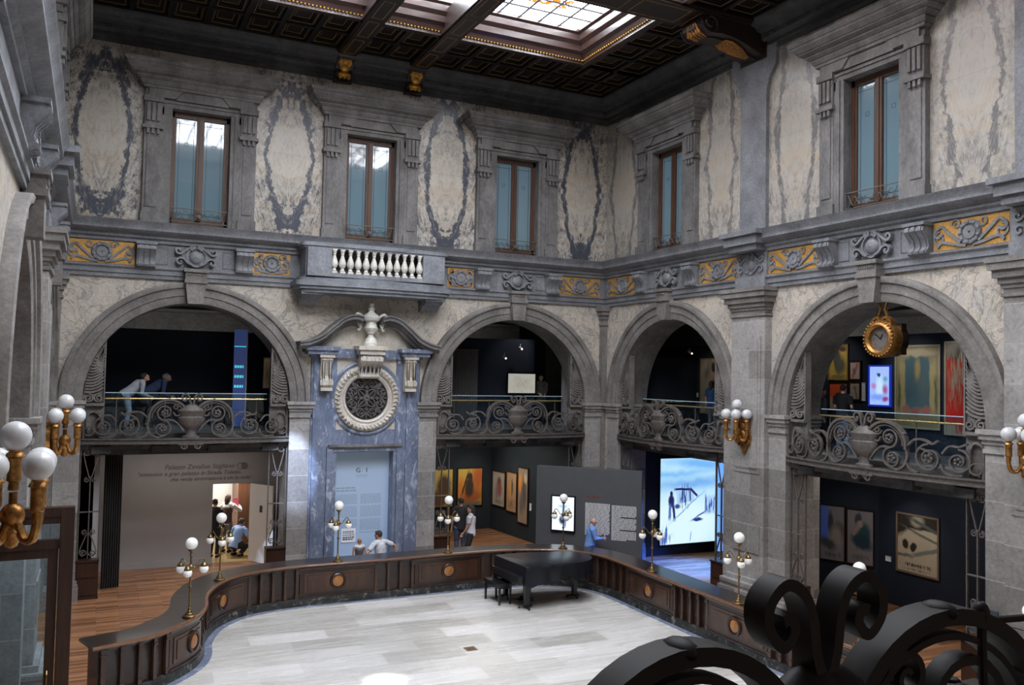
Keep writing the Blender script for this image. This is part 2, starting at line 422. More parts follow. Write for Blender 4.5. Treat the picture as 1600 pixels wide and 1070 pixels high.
def mat_spandrel():
    t = NT('marble_spandrel'); v = t.n('ShaderNodeNewGeometry').outputs['Position']
    a = t.noise(v, 1.1, 7, .6, 2.2); b = t.noise(v, 2.0, 3, .5, .4); c = t.noise(v, 3.4, 8, .7, 3.0)
    vein = t.m('MAXIMUM', t.rng(t.m('ABSOLUTE', t.m('SUBTRACT', a, .5)), .004, .03, .85, 0), t.m('MULTIPLY', t.rng(t.m('ABSOLUTE', t.m('SUBTRACT', c, .5)), .01, .05, 1, 0), .42))
    base = t.mix(t.rng(b, .4, .62), (.575,.51,.42), (.49,.455,.405))
    return t.bsdf(t.mix(vein, base, (.22,.20,.19)), .35)
M['spandrel'] = mat_spandrel()
def mat_floor_stone():
    t = NT('floor_travertine'); v = t.coord()
    br = t.n('ShaderNodeTexBrick'); t.put(br.inputs['Vector'], t.mapv(v, (1,1,1), rot=(0,0,R(4))))
    br.inputs['Scale'].default_value = 1; br.inputs['Mortar Size'].default_value = .004; br.inputs['Brick Width'].default_value = 1.5; br.inputs['Row Height'].default_value = .62
    br.inputs['Color1'].default_value = (0,0,0,1); br.inputs['Color2'].default_value = (1,1,1,1); br.inputs['Mortar'].default_value = (.5,.5,.5,1)
    s1 = t.noise(t.mapv(v, (.5, 5.0, 1)), 1.1, 6, .58, .6)
    w = t.m('ADD', t.m('MULTIPLY', br.outputs['Color'], .48), t.m('MULTIPLY', s1, .62))
    col = t.ramp(w, [(.22, (.39,.375,.345)), (.5, (.55,.535,.505)), (.8, (.69,.675,.655))])
    col = t.mix(t.m('MULTIPLY', br.outputs['Fac'], .35), col, (.30,.28,.24))
    return t.bsdf(col, t.rng(s1, .3, .7, .2, .34), spec=.55)
M['fstone'] = mat_floor_stone()
def mat_floor_wood():
    t = NT('floor_parquet'); v = t.coord()
    br = t.n('ShaderNodeTexBrick'); t.put(br.inputs['Vector'], v)
    br.inputs['Scale'].default_value = 1; br.inputs['Mortar Size'].default_value = .003; br.inputs['Brick Width'].default_value = .9; br.inputs['Row Height'].default_value = .09
    br.inputs['Color1'].default_value = (0,0,0,1); br.inputs['Color2'].default_value = (1,1,1,1); br.inputs['Mortar'].default_value = (0,0,0,1)
    s1 = t.noise(t.mapv(v, (1, 14, 1)), 1.5, 6, .6, .3)
    w = t.m('ADD', t.m('MULTIPLY', br.outputs['Color'], .55), t.m('MULTIPLY', s1, .55))
    col = t.ramp(w, [(.2, (.13,.058,.027)), (.5, (.28,.127,.06)), (.85, (.44,.215,.107))])
    return t.bsdf(col, .33, spec=.5)
M['fwood'] = mat_floor_wood()
def mat_stained():
    t = NT('stained_glass'); x, y, z = t.sep(t.coord())
    # x, y are metres from the skylight's corner, growing inwards
    fx = t.m('FRACT', t.m('DIVIDE', x, .56)); fy = t.m('FRACT', t.m('DIVIDE', y, .56))
    lead = t.m('MAXIMUM', t.rng(t.m('ABSOLUTE', t.m('SUBTRACT', fx, .5)), .43, .44), t.rng(t.m('ABSOLUTE', t.m('SUBTRACT', fy, .5)), .41, .425))
    ed = t.m('MINIMUM', x, y)
    v = t.comb(x, y, 0.0)
    n1 = t.noise(v, 2.1, 4, .6, .9); n2 = t.noise(v, 5.5, 4, .6, .6)
    zone = t.m('MULTIPLY', t.rng(ed, .72, .92), t.rng(ed, 3.6, 4.0, 1, 0))
    flo = t.m('MULTIPLY', t.rng(n2, .48, .53), t.m('MULTIPLY', zone, t.rng(n1, .40, .50)))
    yel = t.m('MULTIPLY', t.rng(n2, .44, .48), t.m('MULTIPLY', zone, t.rng(n1, .36, .46)))
    grn = t.m('MULTIPLY', t.rng(t.noise(v, 9, 3, .6), .50, .56), t.m('MULTIPLY', t.rng(ed, .40, .44), t.rng(ed, .72, .76, 1, 0)))
    vo = t.n('ShaderNodeTexVoronoi', feature='DISTANCE_TO_EDGE'); t.put(vo.inputs['Vector'], v); vo.inputs['Scale'].default_value = 1.35
    lead = t.m('MAXIMUM', lead, t.m('MULTIPLY', t.rng(vo.outputs['Distance'], .02, .034, 1, 0), t.rng(ed, .85, .9)))
    sky = t.mix(t.m('MULTIPLY', t.rng(ed, .9, 1.3), t.m('MULTIPLY', t.rng(ed, 3.6, 4.2, 1, 0), t.rng(n1, .35, .6, .0, .5))), (.92,.97,1.05), (.064,.083,.095))
    col = t.mix(yel, sky, (.105,.045,.008)); col = t.mix(t.m('MULTIPLY', flo, .92), col, (.072,.0145,.002)); col = t.mix(t.m('MULTIPLY', grn, .75), col, (.052,.064,.04))
    col = t.mix(lead, col, (.006,.006,.007))
    e = t.n('ShaderNodeEmission'); t.put(e.inputs[0], col); t.put(e.inputs[1], t.rng(y, 3.3, 4.3, 23.0, SKY))  # unseen far panes glow stronger, added to light the hall
    t.t.links.new(e.outputs[0], t.out.inputs[0]); return t.mat
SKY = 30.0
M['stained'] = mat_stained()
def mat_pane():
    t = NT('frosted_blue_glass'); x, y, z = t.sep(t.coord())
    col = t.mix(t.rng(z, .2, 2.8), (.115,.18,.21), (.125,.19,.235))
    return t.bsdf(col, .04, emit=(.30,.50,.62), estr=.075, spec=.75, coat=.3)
M['pane'] = mat_pane()
M['pane_line'] = plain('etched_line', (.02,.03,.05), .4, 0, .05, 3)

def picture(name, base, layers, emit=0.0, rough=.6, base2=None):
    """flat printed picture from soft shapes in UV space"""
    t = NT(name); uv = t.coord('UV')
    nz = t.noise(t.mapv(uv, (1,1,1)), 5, 4, .6, 0, True); nx, ny, _ = t.sep(nz)
    u0, v0, _ = t.sep(uv)
    col = t.mix(t.noise(uv, 3, 4), base, base2 or tuple(c*.72 for c in base))
    for L in layers:
        kind, cx, cy, rx, ry, rot, c = L[:7]; soft = L[7] if len(L) > 7 else .15; warp = L[8] if len(L) > 8 else .06
        ux = t.m('ADD', t.m('SUBTRACT', u0, cx), t.m('MULTIPLY', t.m('SUBTRACT', nx, .5), warp*2)); vy = t.m('ADD', t.m('SUBTRACT', v0, cy), t.m('MULTIPLY', t.m('SUBTRACT', ny, .5), warp*2))
        ca, sa = cos(R(rot)), sin(R(rot))
        X = t.m('DIVIDE', t.m('ADD', t.m('MULTIPLY', ux, ca), t.m('MULTIPLY', vy, sa)), rx)
        Y = t.m('DIVIDE', t.m('SUBTRACT', t.m('MULTIPLY', vy, ca), t.m('MULTIPLY', ux, sa)), ry)
        if kind == 'e': d = t.m('SQRT', t.m('ADD', t.m('MULTIPLY', X, X), t.m('MULTIPLY', Y, Y)))
        else: d = t.m('MAXIMUM', t.m('ABSOLUTE', X), t.m('ABSOLUTE', Y))
        if kind == 's':   # broken strokes
            d = t.m('ADD', d, t.rng(t.noise(t.mapv(uv, (26, 4, 1), rot=(0,0,R(rot))), 1.4, 3, .6), .42, .6, 0, 1.2))
        col = t.mix(t.rng(d, 1-soft, 1+soft, 1, 0), col, c)
    if emit:
        t.bsdf((.02,.02,.02), .3, emit=col, estr=emit)
    else: t.bsdf(col, rough)
    return t.mat
# ------------------------------------------------------------------ dimensions (metres)
RI, RO, ZS = 2.337, 2.83, 4.494          # arch radius inside, outside, springing height
ARCH = {'A': [-11.60, -2.99], 'B': [-3.20, -9.92, -16.64], 'C': [-3.20, -9.92, -16.64]}
WIN = {'A': [-11.57, -7.32, -3.03], 'B': [-3.13, -9.85, -16.57], 'C': [-3.13, -9.85, -16.57]}
PIL = [-6.50, -13.25]
Z_AR, Z_FR, Z_CO, Z_TOP, Z_UP, Z_CE = 7.364, 7.62, 8.24, 8.66, 12.83, 13.45
YD = -23.6                                # end wall behind the camera
WH = (.67, .06, 2.80)                     # window opening half width, sill, head above the cornice

# ------------------------------------------------------------------ walls
def wall_mesh(name, fr, u0, u1, arches, wins, panels, pm, sign):
    mb = MB(fr)
    def q(ua, ub, va, vb, mi, uvs=None):
        mb.mi = mi
        if uvs is None: mb.add([(ua,0,va),(ub,0,va),(ub,0,vb),(ua,0,vb)], [(0,1,2,3)])
        else: mb.quad_uv([(ua,0,va),(ub,0,va),(ub,0,vb),(ua,0,vb)], uvs)
    lo, hi = min(u0,u1), max(u0,u1)
    cuts = [lo]
    for c in sorted(arches): cuts += [c-RI, c+RI]
    cuts.append(hi)
    for i in range(0, len(cuts), 2):
        if fr is frA and i == 2:      # doorway of the doorcase
            q(cuts[i], -7.30-.80, 0, Z_TOP, 0); q(-7.30+.80, cuts[i+1], 0, Z_TOP, 0); q(-7.30-.80, -7.30+.80, 3.22, Z_TOP, 0); continue
        q(cuts[i], cuts[i+1], 0, Z_TOP, 0)
    for c in arches:
        n = 36
        for i in range(n):
            a, b = PI - PI*i/n, PI - PI*(i+1)/n
            p = (c+RI*cos(a), ZS+RI*sin(a)); r = (c+RI*cos(b), ZS+RI*sin(b))
            mb.mi = 0; mb.add([(p[0],0,p[1]),(r[0],0,r[1]),(r[0],0,Z_TOP),(p[0],0,Z_TOP)], [(0,1,2,3)])
    hw, s0, s1 = WH
    edges = [lo]
    for c in sorted(wins): edges += [c-1.0, c+1.0]
    edges.append(hi)
    for i in range(0, len(edges), 2):
        ua, ub = edges[i], edges[i+1]
        k = i//2
        ends = []
        for p in panels:
            if ua < p < ub: ends.append(p)
        segs = [ua] + ends + [ub]
        for j in range(len(segs)-1):
            a, b = segs[j], segs[j+1]; kk = 4*(k*2+j)
            # the visible slab lies between the window surrounds; keep its centre on the slab's middle
            ea = a + (.27 if a == ua and i else 0); eb = b - (.27 if b == ub and i < len(edges)-2 else 0)
            if a in ends: ea = a + .42
            if b in ends: eb = b - .42
            cx = (ea+eb)/2; hh = (eb-ea)/2
            fu = lambda u: kk + max(-1.6, min(1.6, (u-cx)/hh))
            q(a, b, Z_TOP-.1, Z_UP+.7, 1, [(fu(a), -1.05), (fu(b), -1.05), (fu(b), 1.35), (fu(a), 1.35)])
    for c in wins:
        z0 = Z_TOP
        q(c-1, c-hw, z0-.1, Z_UP+.7, 0); q(c+hw, c+1, z0-.1, Z_UP+.7, 0)
        q(c-hw, c+hw, z0+s1, Z_UP+.7, 0)
    o = mb.build(name, [M['spandrel'], pm], kind='structure', smooth=False)
    return o
wall_mesh('wall_back', frA, WX, 0, ARCH['A'], WIN['A'], [], M['panelA'], 1)
wall_mesh('wall_right', frB, YD, 0, ARCH['B'], WIN['B'], PIL, M['panelB'], 1)
wall_mesh('wall_left', frC, YD, 0, ARCH['C'], WIN['C'], PIL, M['panelB'], 1)
mb = MB(frW); mb.box(WX-1, 1, YD-.25, YD, 0, 14.6); mb.build('wall_front', M['spandrel'], kind='structure', smooth=False)

# ------------------------------------------------------------------ arch bay (ring, keystone, piers, reveals)
def tiers(mb, u0, u1, w0, rows):
    """stacked mouldings: rows of (z0, z1, projection, side overhang)"""
    for z0, z1, p, e in rows: mb.box(u0-e, u1+e, w0, p, z0, z1)
def make_arch():
    t = trim()
    mb = MB()
    mb.ring(0, ZS, [(RI, -.95), (RI, .05), (RI+.05, .07), (RI+.17, .07), (RI+.185, .10), (RI+.36, .10), (RI+.375, .15), (RI+.46, .17), (RO, .15), (RO, -.05)], n=48)
    mb.build('arch_ring', M['stone'], t, ang=50)
    k = MB()
    k.poly([(-.17, ZS+RI-.02), (.17, ZS+RI-.02), (.235, Z_AR-.02), (-.235, Z_AR-.02)], .02, .26)
    k.box(-.26, .26, .02, .30, Z_AR-.06, Z_AR+.03); k.box(-.24, .24, .02, .27, Z_AR+.03, Z_FR-.02); k.box(-.28, .28, .02, .32, Z_FR-.06, Z_FR+.02)
    for i in range(9): k.box(-.19+i*.043, -.165+i*.043, .27, .295, Z_AR+.12, Z_AR+.17)
    k.build('keystone', M['stone'], t)
    for s in (-1, 1):
        p = MB(); a, b = sorted((s*RI, s*(RI+.525)))
        p.box(a, b, -.95, .06, .42, 4.14)
        tiers(p, a, b, -.95, [(4.10, 4.17, .10, .02), (4.17, 4.25, .075, .01), (4.25, 4.33, .11, .03), (4.33, 4.42, .16, .06), (4.42, ZS+.005, .20, .09)])
        tiers(p, a, b, -.95, [(0, .30, .20, .07), (.30, .36, .17, .06), (.36, .44, .12, .04)])
        p.build('pier', M['pier'], t)
    return t
arch0 = make_arch(); first = True
ARCHES = []
for w in 'ABC':
    for c in ARCH[w]:
        loc, rz = wallpos(w, c)
        if first: arch0.location = loc; arch0.rotation_euler = (0,0,rz); first = False; continue
        TR[0] += 1; dup(arch0, loc, rz, name='trim_%d' % TR[0])

# ------------------------------------------------------------------ lower entablature with frieze
CORN = [(-.05, 8.20), (.10, 8.20), (.10, 8.26), (.16, 8.30), (.16, 8.36), (.30, 8.42), (.34, 8.46), (.34, 8.54), (.40, 8.62), (.42, Z_TOP), (-.05, Z_TOP)]
ARCHI = [(-.05, Z_AR), (.07, Z_AR), (.07, 7.455), (.10, 7.46), (.10, 7.555), (.14, 7.60), (.14, Z_FR+.02), (-.05, Z_FR+.02)]
def rinceau(mb, ua, ub, z0, z1):
    """scrolls and a rosette of grey relief over a mosaic panel"""
    cx, cz, r = (ua+ub)/2, (z0+z1)/2, (z1-z0)*.44
    mb.ring(cx, cz, [(0.02, .05), (0.02, .085), (r*.5, .09), (r*.55, .07), (r*.62, .07), (r*.68, .10), (r*.9, .10), (r, .05)], 0, 2*PI, 26, closed=True)
    for i in range(9):
        a = 2*PI*i/9; p = (cx+r*.78*cos(a), cz+r*.78*sin(a)); mb.ring(p[0], p[1], [(0.005,.09),(0.005,.125),(r*.14,.115),(r*.17,.09)], 0, 2*PI, 8, closed=True)
    for s in (-1, 1):
        e = ub if s > 0 else ua; L = abs(e-cx)
        if L < r*1.5: continue
        S = [(cx+s*r*.75, cz-r*.72), (cx+s*(r*1.15), cz-r*.35), (cx+s*(r+(L-r)*.45), cz+r*.35), (cx+s*(L-.16), cz+r*.72), (cx+s*(L-.03), cz+r*.25), (cx+s*(L-.10), cz-r*.15), (cx+s*(L-.2), cz+r*.12)]
        mb.strap(cat(S, 6), [.055-.02*i/37 for i in range(37)], .045, .09)
        mb.strap(cat([(cx+s*r*.3, cz-r*.98), (cx+s*r*1.2, cz-r*.82), (cx+s*(r+(L-r)*.6), cz-r*.55), (cx+s*(L-.08), cz-r*.9)], 6), .05, .045, .085)
        mb.strap(spiral(cx+s*(L-.13), cz-r*.2, .13, .03, 1.3, PI/2, 18, -s), .035, .045, .08)
        mb.strap(spiral(cx+s*(r*1.12), cz+r*.75, .10, .02, 1.2, 0, 14, s), .03, .045, .08)
def cartouche(mb, cx, cz, k=1.0):
    h = .30*k; w = .60*k
    out = cat([(-.42,.02),(-.30,.20),(-.12,.26),(0,.29),(.12,.26),(.30,.20),(.42,.02),(.30,-.10),(.24,-.22),(.10,-.27),(0,-.29),(-.10,-.27),(-.24,-.22),(-.30,-.10),(-.42,.02)], 5)
    mb.poly([(cx+p[0]*k, cz+p[1]*k) for p in out[:-1]], .03, .10)
    mb.ring(cx, cz-.02, [(.001,.06),(.001,.17),(.12*k,.155),(.19*k,.12),(.21*k,.08),(.235*k,.08),(.25*k,.14),(.29*k,.14),(.30*k,.06)], 0, 2*PI, 24, closed=True)
    for s in (-1, 1):
        mb.strap([(cx+s*p[0]*k, cz+p[1]*k) for p in cat([(.04,.27),(.16,.26),(.30,.16),(.44,.06),(.54,.10),(.55,.19),(.47,.21),(.44,.14)], 6)], .055*k, .05, .16)
        mb.strap([(cx+s*p[0]*k, cz+p[1]*k) for p in cat([(.10,-.25),(.22,-.20),(.34,-.08),(.46,-.06),(.53,-.14),(.48,-.23),(.40,-.20),(.43,-.14)], 6)], .055*k, .05, .16)
        mb.strap(spiral(cx+s*.10*k, cz+.26*k, .085*k, .02, 1.4, -PI/2, 18, s), .04*k, .05, .17)
def console(mb, c, z0, z1, hw=.205, w=.06):
    h = z1-z0
    pr = [(w-.05,z0+.02*h),(w+.10,z0),(w+.16,z0+.06*h),(w+.17,z0+.14*h),(w+.12,z0+.2*h),(w+.10,z0+.3*h),(w+.13,z0+.5*h),(w+.22,z0+.68*h),(w+.27,z0+.78*h),(w+.26,z0+.9*h),(w+.2,z1),(w-.05,z1)]
    mb.prof(pr, c-hw, c+hw)
    for i in range(3):
        u = c + (i-1)*hw*.62
        mb.prof([(p[0]+(.022 if p[0] > w else 0), p[1]) for p in pr[1:-1]] + [(w, z1), (w, z0)], u-hw*.2, u+hw*.2)
    mb.box(c-hw*1.12, c+hw*1.12, 0, w+.28, z1-.02, z1+.04)
def entablature(wall, u0, u1, bays, golds, shields=(), skip=None):
    fr = {'A': frA, 'B': frB, 'C': frC}[wall]; lo, hi = min(u0,u1), max(u0,u1)
    t = trim()
    segs = [(lo, hi)] if not skip else [(lo, skip[0]), (skip[1], hi)]
    a = MB(fr)
    for s in segs: a.prof(ARCHI, *s)
    a.build('architrave', M['grey'], t)
    f = MB(fr); f.box(lo, hi, -.05, .045, Z_FR, 8.22)
    for c in bays:
        for s in (-1, 1):   # sunk panels beside the cartouche
            for b in ((c+s*.62, c+s*.63), (c+s*1.02, c+s*1.03)): f.box(min(b), max(b), .04, .06, 7.72, 8.12)
            f.box(min(c+s*.62, c+s*1.03), max(c+s*.62, c+s*1.03), .04, .06, 8.11, 8.12); f.box(min(c+s*.62, c+s*1.03), max(c+s*.62, c+s*1.03), .04, .06, 7.72, 7.73)
    f.build('frieze', M['grey'], t)
    c_ = MB(fr)
    for s in segs: c_.prof(CORN, *s)
    c_.build('cornice', M['grey'], t)
    if wall != 'C':
        for ua, ub in golds:
            g = MB(fr); g.box(ua, ub, .03, .055, 7.66, 8.18); go = g.build('mosaic_panel', M['mosaic'], t)
            r = MB(fr); rinceau(r, ua, ub, 7.66, 8.18); r.build('scroll_relief', M['grey'], go)
    for c in bays:
        k = MB(fr); cartouche(k, c, 7.95, .82); k.build('cartouche', M['grey'], t)
        for s in (-1, 1):
            k = MB(fr); console(k, c+s*1.11, 7.60, 8.16); k.build('console', M['grey'], t)
    for c in shields:
        k = MB(fr); k.box(c-.50, c+.50, 0, .12, Z_FR, 8.20); cartouche(k, c, 7.93, .74); k.build('shield_block', M['grey'], t)
        for pr, z0, z1 in ((.52, 8.22, 8.36), (.60, 8.36, 8.56), (.68, 8.56, Z_TOP+.005)):
            k = MB(fr); k.box(c-pr+.05, c+pr-.05, 0, pr-.12, z0, z1); k.build('cornice_break', M['grey'], t)
        k = MB(fr); k.box(c-.50, c+.50, 0, .17, Z_AR-.005, Z_FR+.025); k.build('architrave_break', M['grey'], t)
    return t
entablature('A', WX, 0, ARCH['A'], [(-14.35, -12.94), (-10.27, -9.36), (-5.10, -4.33), (-1.62, -.22)], skip=None)
entablature('B', YD, 0, ARCH['B'], [(-1.86, -.22), (-5.98, -4.54), (-8.58, -7.0), (-12.7, -11.26), (-15.3, -13.75)], PIL)
entablature('C', YD, 0, ARCH['C'], [], PIL[:1])

# ------------------------------------------------------------------ upper entablature below the ceiling
UPC = [(-.05, Z_UP), (.05, Z_UP), (.05, 12.93), (.09, 12.95), (.09, 13.03), (.16, 13.05), (.20, 13.10), (.20, 13.20), (.33, 13.24), (.36, 13.30), (.50, 13.34), (.55, 13.40), (.56, Z_CE+.1), (-.05, Z_CE+.1)]
def upper(wall, u0, u1):
    fr = {'A': frA, 'B': frB, 'C': frC}[wall]; t = trim(); lo, hi = min(u0,u1), max(u0,u1)
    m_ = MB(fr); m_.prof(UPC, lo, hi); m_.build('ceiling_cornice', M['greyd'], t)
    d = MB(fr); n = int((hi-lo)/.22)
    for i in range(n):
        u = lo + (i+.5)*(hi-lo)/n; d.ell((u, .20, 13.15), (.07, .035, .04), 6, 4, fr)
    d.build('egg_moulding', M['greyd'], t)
upper('A', WX, 0); upper('B', YD, 0); upper('C', YD, 0)

# ------------------------------------------------------------------ pilasters of the long walls
def make_pilaster():
    t = trim(); p = MB()
    p.box(-.56, .56, -.02, .20, .75, 6.80); p.box(-.44, .44, .20, .22, 1.35, 2.0); p.box(-.44, .44, .20, .22, 3.15, 6.25)
    p.box(-.36, .36, .20, .235, 3.25, 6.15)
    p.build('shaft', M['pier'], t)
    b = MB(); tiers(b, -.56, .56, -.02, [(0, .50, .42, .16), (.50, .58, .36, .12), (.58, .68, .38, .13), (.68, .78, .28, .06)])
    b.build('plinth', M['pier'], t)
    c = MB(); tiers(c, -.56, .56, -.02, [(6.72, 6.78, .24, .03), (6.86, 6.93, .24, .03), (6.93, 7.03, .28, .06), (7.03, 7.16, .34, .12), (7.16, 7.28, .40, .17), (7.28, Z_AR, .43, .20)]); c.box(-.56, .56, -.02, .21, 6.7, 7.0)
    c.build('capital', M['stone'], t)
    u = MB(); u.box(-.43, .43, -.02, .10, Z_TOP, Z_UP+.2)
    for s in (-1, 1): u.poly([(s*.43, 11.9), (s*.43, Z_UP+.1), (s*.75, Z_UP+.1), (s*.72, 12.45), (s*.52, 12.2)], -.02, .10)
    u.build('upper_strip', M['grey'], t)
    return t
pil0 = make_pilaster(); first = True
for w in 'BC':
    for c in (PIL if w == 'B' else PIL[:1]):
        loc, rz = wallpos(w, c)
        if first: pil0.location = loc; pil0.rotation_euler = (0,0,rz); first = False; continue
        TR[0] += 1; dup(pil0, loc, rz, name='trim_%d' % TR[0])
for x, sx in ((0, -1), (WX, 1)):      # slim corner pilasters above the imposts
    t = trim((x, 0, 0)); p = MB(frW)
    a, b = sorted((x, x+sx*.17)); p.box(a, b, -.17, 0, ZS, 6.9); p.box(min(x, x+sx*.13), max(x, x+sx*.13), -.13, 0, 0, ZS)
    for z0, z1, e in ((6.80, 6.86, .21), (6.98, 7.10, .22), (7.10, 7.22, .27), (7.22, Z_AR, .32)):
        a, b = sorted((x, x+sx*e)); p.box(a, b, -e, 0, z0, z1)
    a, b = sorted((x, x+sx*.18)); p.box(a, b, -.18, 0, 6.8, 7.1)
    p.build('corner_pilaster', M['stone'], t)

# ------------------------------------------------------------------ windows
def make_window():
    t = struct('window_1'); hw, s0, s1 = WH
    f = MB()
    for s in (-1, 1):
        a, b = sorted((s*hw, s*.90)); f.box(a, b, -.32, .09, 0, s1+.0); f.box(min(s*.76,s*.90), max(s*.76,s*.90), .09, .12, 0, s1)
        a, b = sorted((s*.90, s*1.28)); f.box(a, b, -.05, .13, 0, 2.35); f.box(a-.03, b+.03, -.05, .18, 0, .26); f.box(a+.07, b-.07, .13, .15, .40, 2.05)
        f.box(a, b, -.05, .16, 2.30, 3.05); f.box(a-.04, b+.04, -.05, .22, 2.24, 2.32)
        for i in range(3):
            c = a+.08+.11*i; f.box(c-.035, c+.035, .16, .21, 2.42, 2.85); f.box(c-.03, c+.03, .13, .20, 2.12, 2.24)
        f.box(a-.03, b+.03, -.05, .21, 2.88, 3.02)
        a, b = sorted((s*.86, s*1.02)); f.box(a, b, -.05, .12, 2.62, 3.06)
    f.box(-.98, .98, -.32, .10, s1, 3.06); f.box(-.90, .90, .09, .13, s1+.10, s1+.16)
    f.box(-1.28, 1.28, -.05, .14, 3.02, 3.22)
    f.poly([(-.62, 2.98), (.62, 2.98), (.42, 3.22), (-.42, 3.22)], .10, .17)
    for s in (-1, 1): f.poly([(s*.62, 3.0), (s*1.2, 3.0), (s*1.2, 3.25), (s*.40, 3.25)], .1, .20)
    rows = [(3.20, 3.27, .22, 1.34), (3.27, 3.38, .28, 1.40), (3.38, 3.46, .36, 1.50), (3.46, 3.54, .46, 1.60), (3.54, 3.68, .56, 1.70), (3.68, 3.78, .61, 1.76)]
    prev = (1.30, .20)
    for z0, z1, p, e in rows:
        f.frust((-prev[0]-.02, prev[0]+.02, -.05, prev[1]+.02), (-e, e, -.05, p), z0, z0+(z1-z0)*.6); f.box(-e, e, -.05, p, z0+(z1-z0)*.6, z1); prev = (e, p)
    f.build('stone_surround', M['stone2'], t)
    g = MB(); w0, w1 = -.24, -.14
    for s in (-1, 1):
        a, b = sorted((s*hw, s*(hw-.07))); g.box(a, b, w0, w1, s0, s1)
        a, b = sorted((s*(hw-.07), s*(hw-.12))); g.box(a, b, w0, w1-.02, s0, s1-.05)
    g.box(-.085, .085, w0, w1+.01, s0, s1); g.box(-.03, .03, w1, w1+.03, s0+.2, s1-.12); g.box(-hw, hw, w0, w1, s1-.14, s1); g.box(-hw, hw, w0, w1, s0-.06, s0+.17); g.box(-.06, .06, w1, w1+.05, s0+.12, s0+.3)
    g.build('wooden_frame', M['wframe'], t)
    for s in (-1, 1):
        p = MB(); a, b = sorted((s*.085, s*(hw-.12))); z0, z1 = s0+.17, s1-.14
        p.mi = 0; p.box(a, b, -.21, -.195, z0, z1); p.mi = 1
        for x in (a+.065, b-.065): p.box(x-.006, x+.006, -.196, -.192, z0+.03, z1-.05)
        for z in (z0+.10, z1-.12): p.box(a+.01, b-.01, -.196, -.192, z-.006, z+.006)
        for z in (z0+.10, z1-.62):
            for x in ((a+b)/2,) if z > 1 else (a+.065, b-.065):
                q = .045; p.box(x-q, x+q, -.196, -.192, z-q, z-q+.009); p.box(x-q, x+q, -.196, -.192, z+q-.009, z+q); p.box(x-q, x-q+.009, -.196, -.192, z-q, z+q); p.box(x+q-.009, x+q, -.196, -.192, z-q, z+q)
        p.build('pane', [M['pane'], M['pane_line']], t)
    r = MB(); zr = .44
    r.tube([(-hw, .03, zr), (hw, .03, zr)], .013, 6); r.tube([(-hw, .03, .12), (hw, .03, .12)], .010, 6)
    for s in (-1, 1):
        r.tube([(s*hw, -.1, zr), (s*(hw-.01), .03, zr), (s*(hw-.01), .03, .05)], .012, 6)
        r.tube([(s*x, .03, z) for x, z in cat([(.6,.12),(.45,.36),(.3,.18),(.14,.34),(.02,.2)], 5)], .009, 5)
        r.tube([(s*x, .03, z) for x, z in cat([(.6,.40),(.46,.16),(.3,.38),(.14,.16),(.02,.3)], 5)], .008, 5)
    r.ell((0, .04, .26), (.05,.03,.06), 8, 6, frA)
    r.build('guard_rail', M['iron'], t)
    return t
win0 = make_window(); nw = 1
for w in 'ABC':
    for c in WIN[w]:
        loc, rz = wallpos(w, c, Z_TOP)
        if nw == 1: win0.location = loc; win0.rotation_euler = (0,0,rz)
        else: dup(win0, loc, rz, name='window_%d' % nw)
        nw += 1

# ------------------------------------------------------------------ ceiling with coffers and skylight
SX0, SX1, SY0, SY1 = -12.05, -2.55, -17.2, -2.80
ceil = struct('ceiling')
mb = MB(frW)
zt = Z_CE+.14
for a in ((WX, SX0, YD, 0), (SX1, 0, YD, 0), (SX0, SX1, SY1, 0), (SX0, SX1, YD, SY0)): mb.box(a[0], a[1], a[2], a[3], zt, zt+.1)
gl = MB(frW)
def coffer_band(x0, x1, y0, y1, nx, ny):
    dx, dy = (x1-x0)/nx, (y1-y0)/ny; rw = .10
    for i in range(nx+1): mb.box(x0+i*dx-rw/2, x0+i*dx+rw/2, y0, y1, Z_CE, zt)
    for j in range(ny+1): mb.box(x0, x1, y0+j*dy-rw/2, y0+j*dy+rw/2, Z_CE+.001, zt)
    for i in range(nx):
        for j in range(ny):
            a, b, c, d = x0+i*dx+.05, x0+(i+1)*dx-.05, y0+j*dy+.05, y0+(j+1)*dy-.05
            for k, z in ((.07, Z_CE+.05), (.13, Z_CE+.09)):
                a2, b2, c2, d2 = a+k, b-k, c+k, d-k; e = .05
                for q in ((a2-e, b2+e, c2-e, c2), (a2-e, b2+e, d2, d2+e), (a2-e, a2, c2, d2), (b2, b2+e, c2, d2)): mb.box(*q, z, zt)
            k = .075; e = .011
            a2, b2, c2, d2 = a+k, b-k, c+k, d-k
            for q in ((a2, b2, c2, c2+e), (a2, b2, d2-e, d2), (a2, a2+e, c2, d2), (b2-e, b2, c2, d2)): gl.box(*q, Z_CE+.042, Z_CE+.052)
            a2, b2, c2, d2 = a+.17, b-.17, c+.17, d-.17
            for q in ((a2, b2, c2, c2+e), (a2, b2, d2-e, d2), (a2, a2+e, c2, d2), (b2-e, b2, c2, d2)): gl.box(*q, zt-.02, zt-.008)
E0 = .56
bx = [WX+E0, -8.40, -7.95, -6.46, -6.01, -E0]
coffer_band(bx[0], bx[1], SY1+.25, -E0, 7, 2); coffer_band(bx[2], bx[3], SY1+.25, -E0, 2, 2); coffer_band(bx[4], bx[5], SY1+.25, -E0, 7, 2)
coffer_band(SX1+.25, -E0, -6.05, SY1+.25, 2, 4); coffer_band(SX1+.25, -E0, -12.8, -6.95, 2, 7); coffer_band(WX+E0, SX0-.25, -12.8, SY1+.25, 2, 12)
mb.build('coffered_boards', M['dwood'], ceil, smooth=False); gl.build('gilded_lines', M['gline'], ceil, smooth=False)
sk = trim()
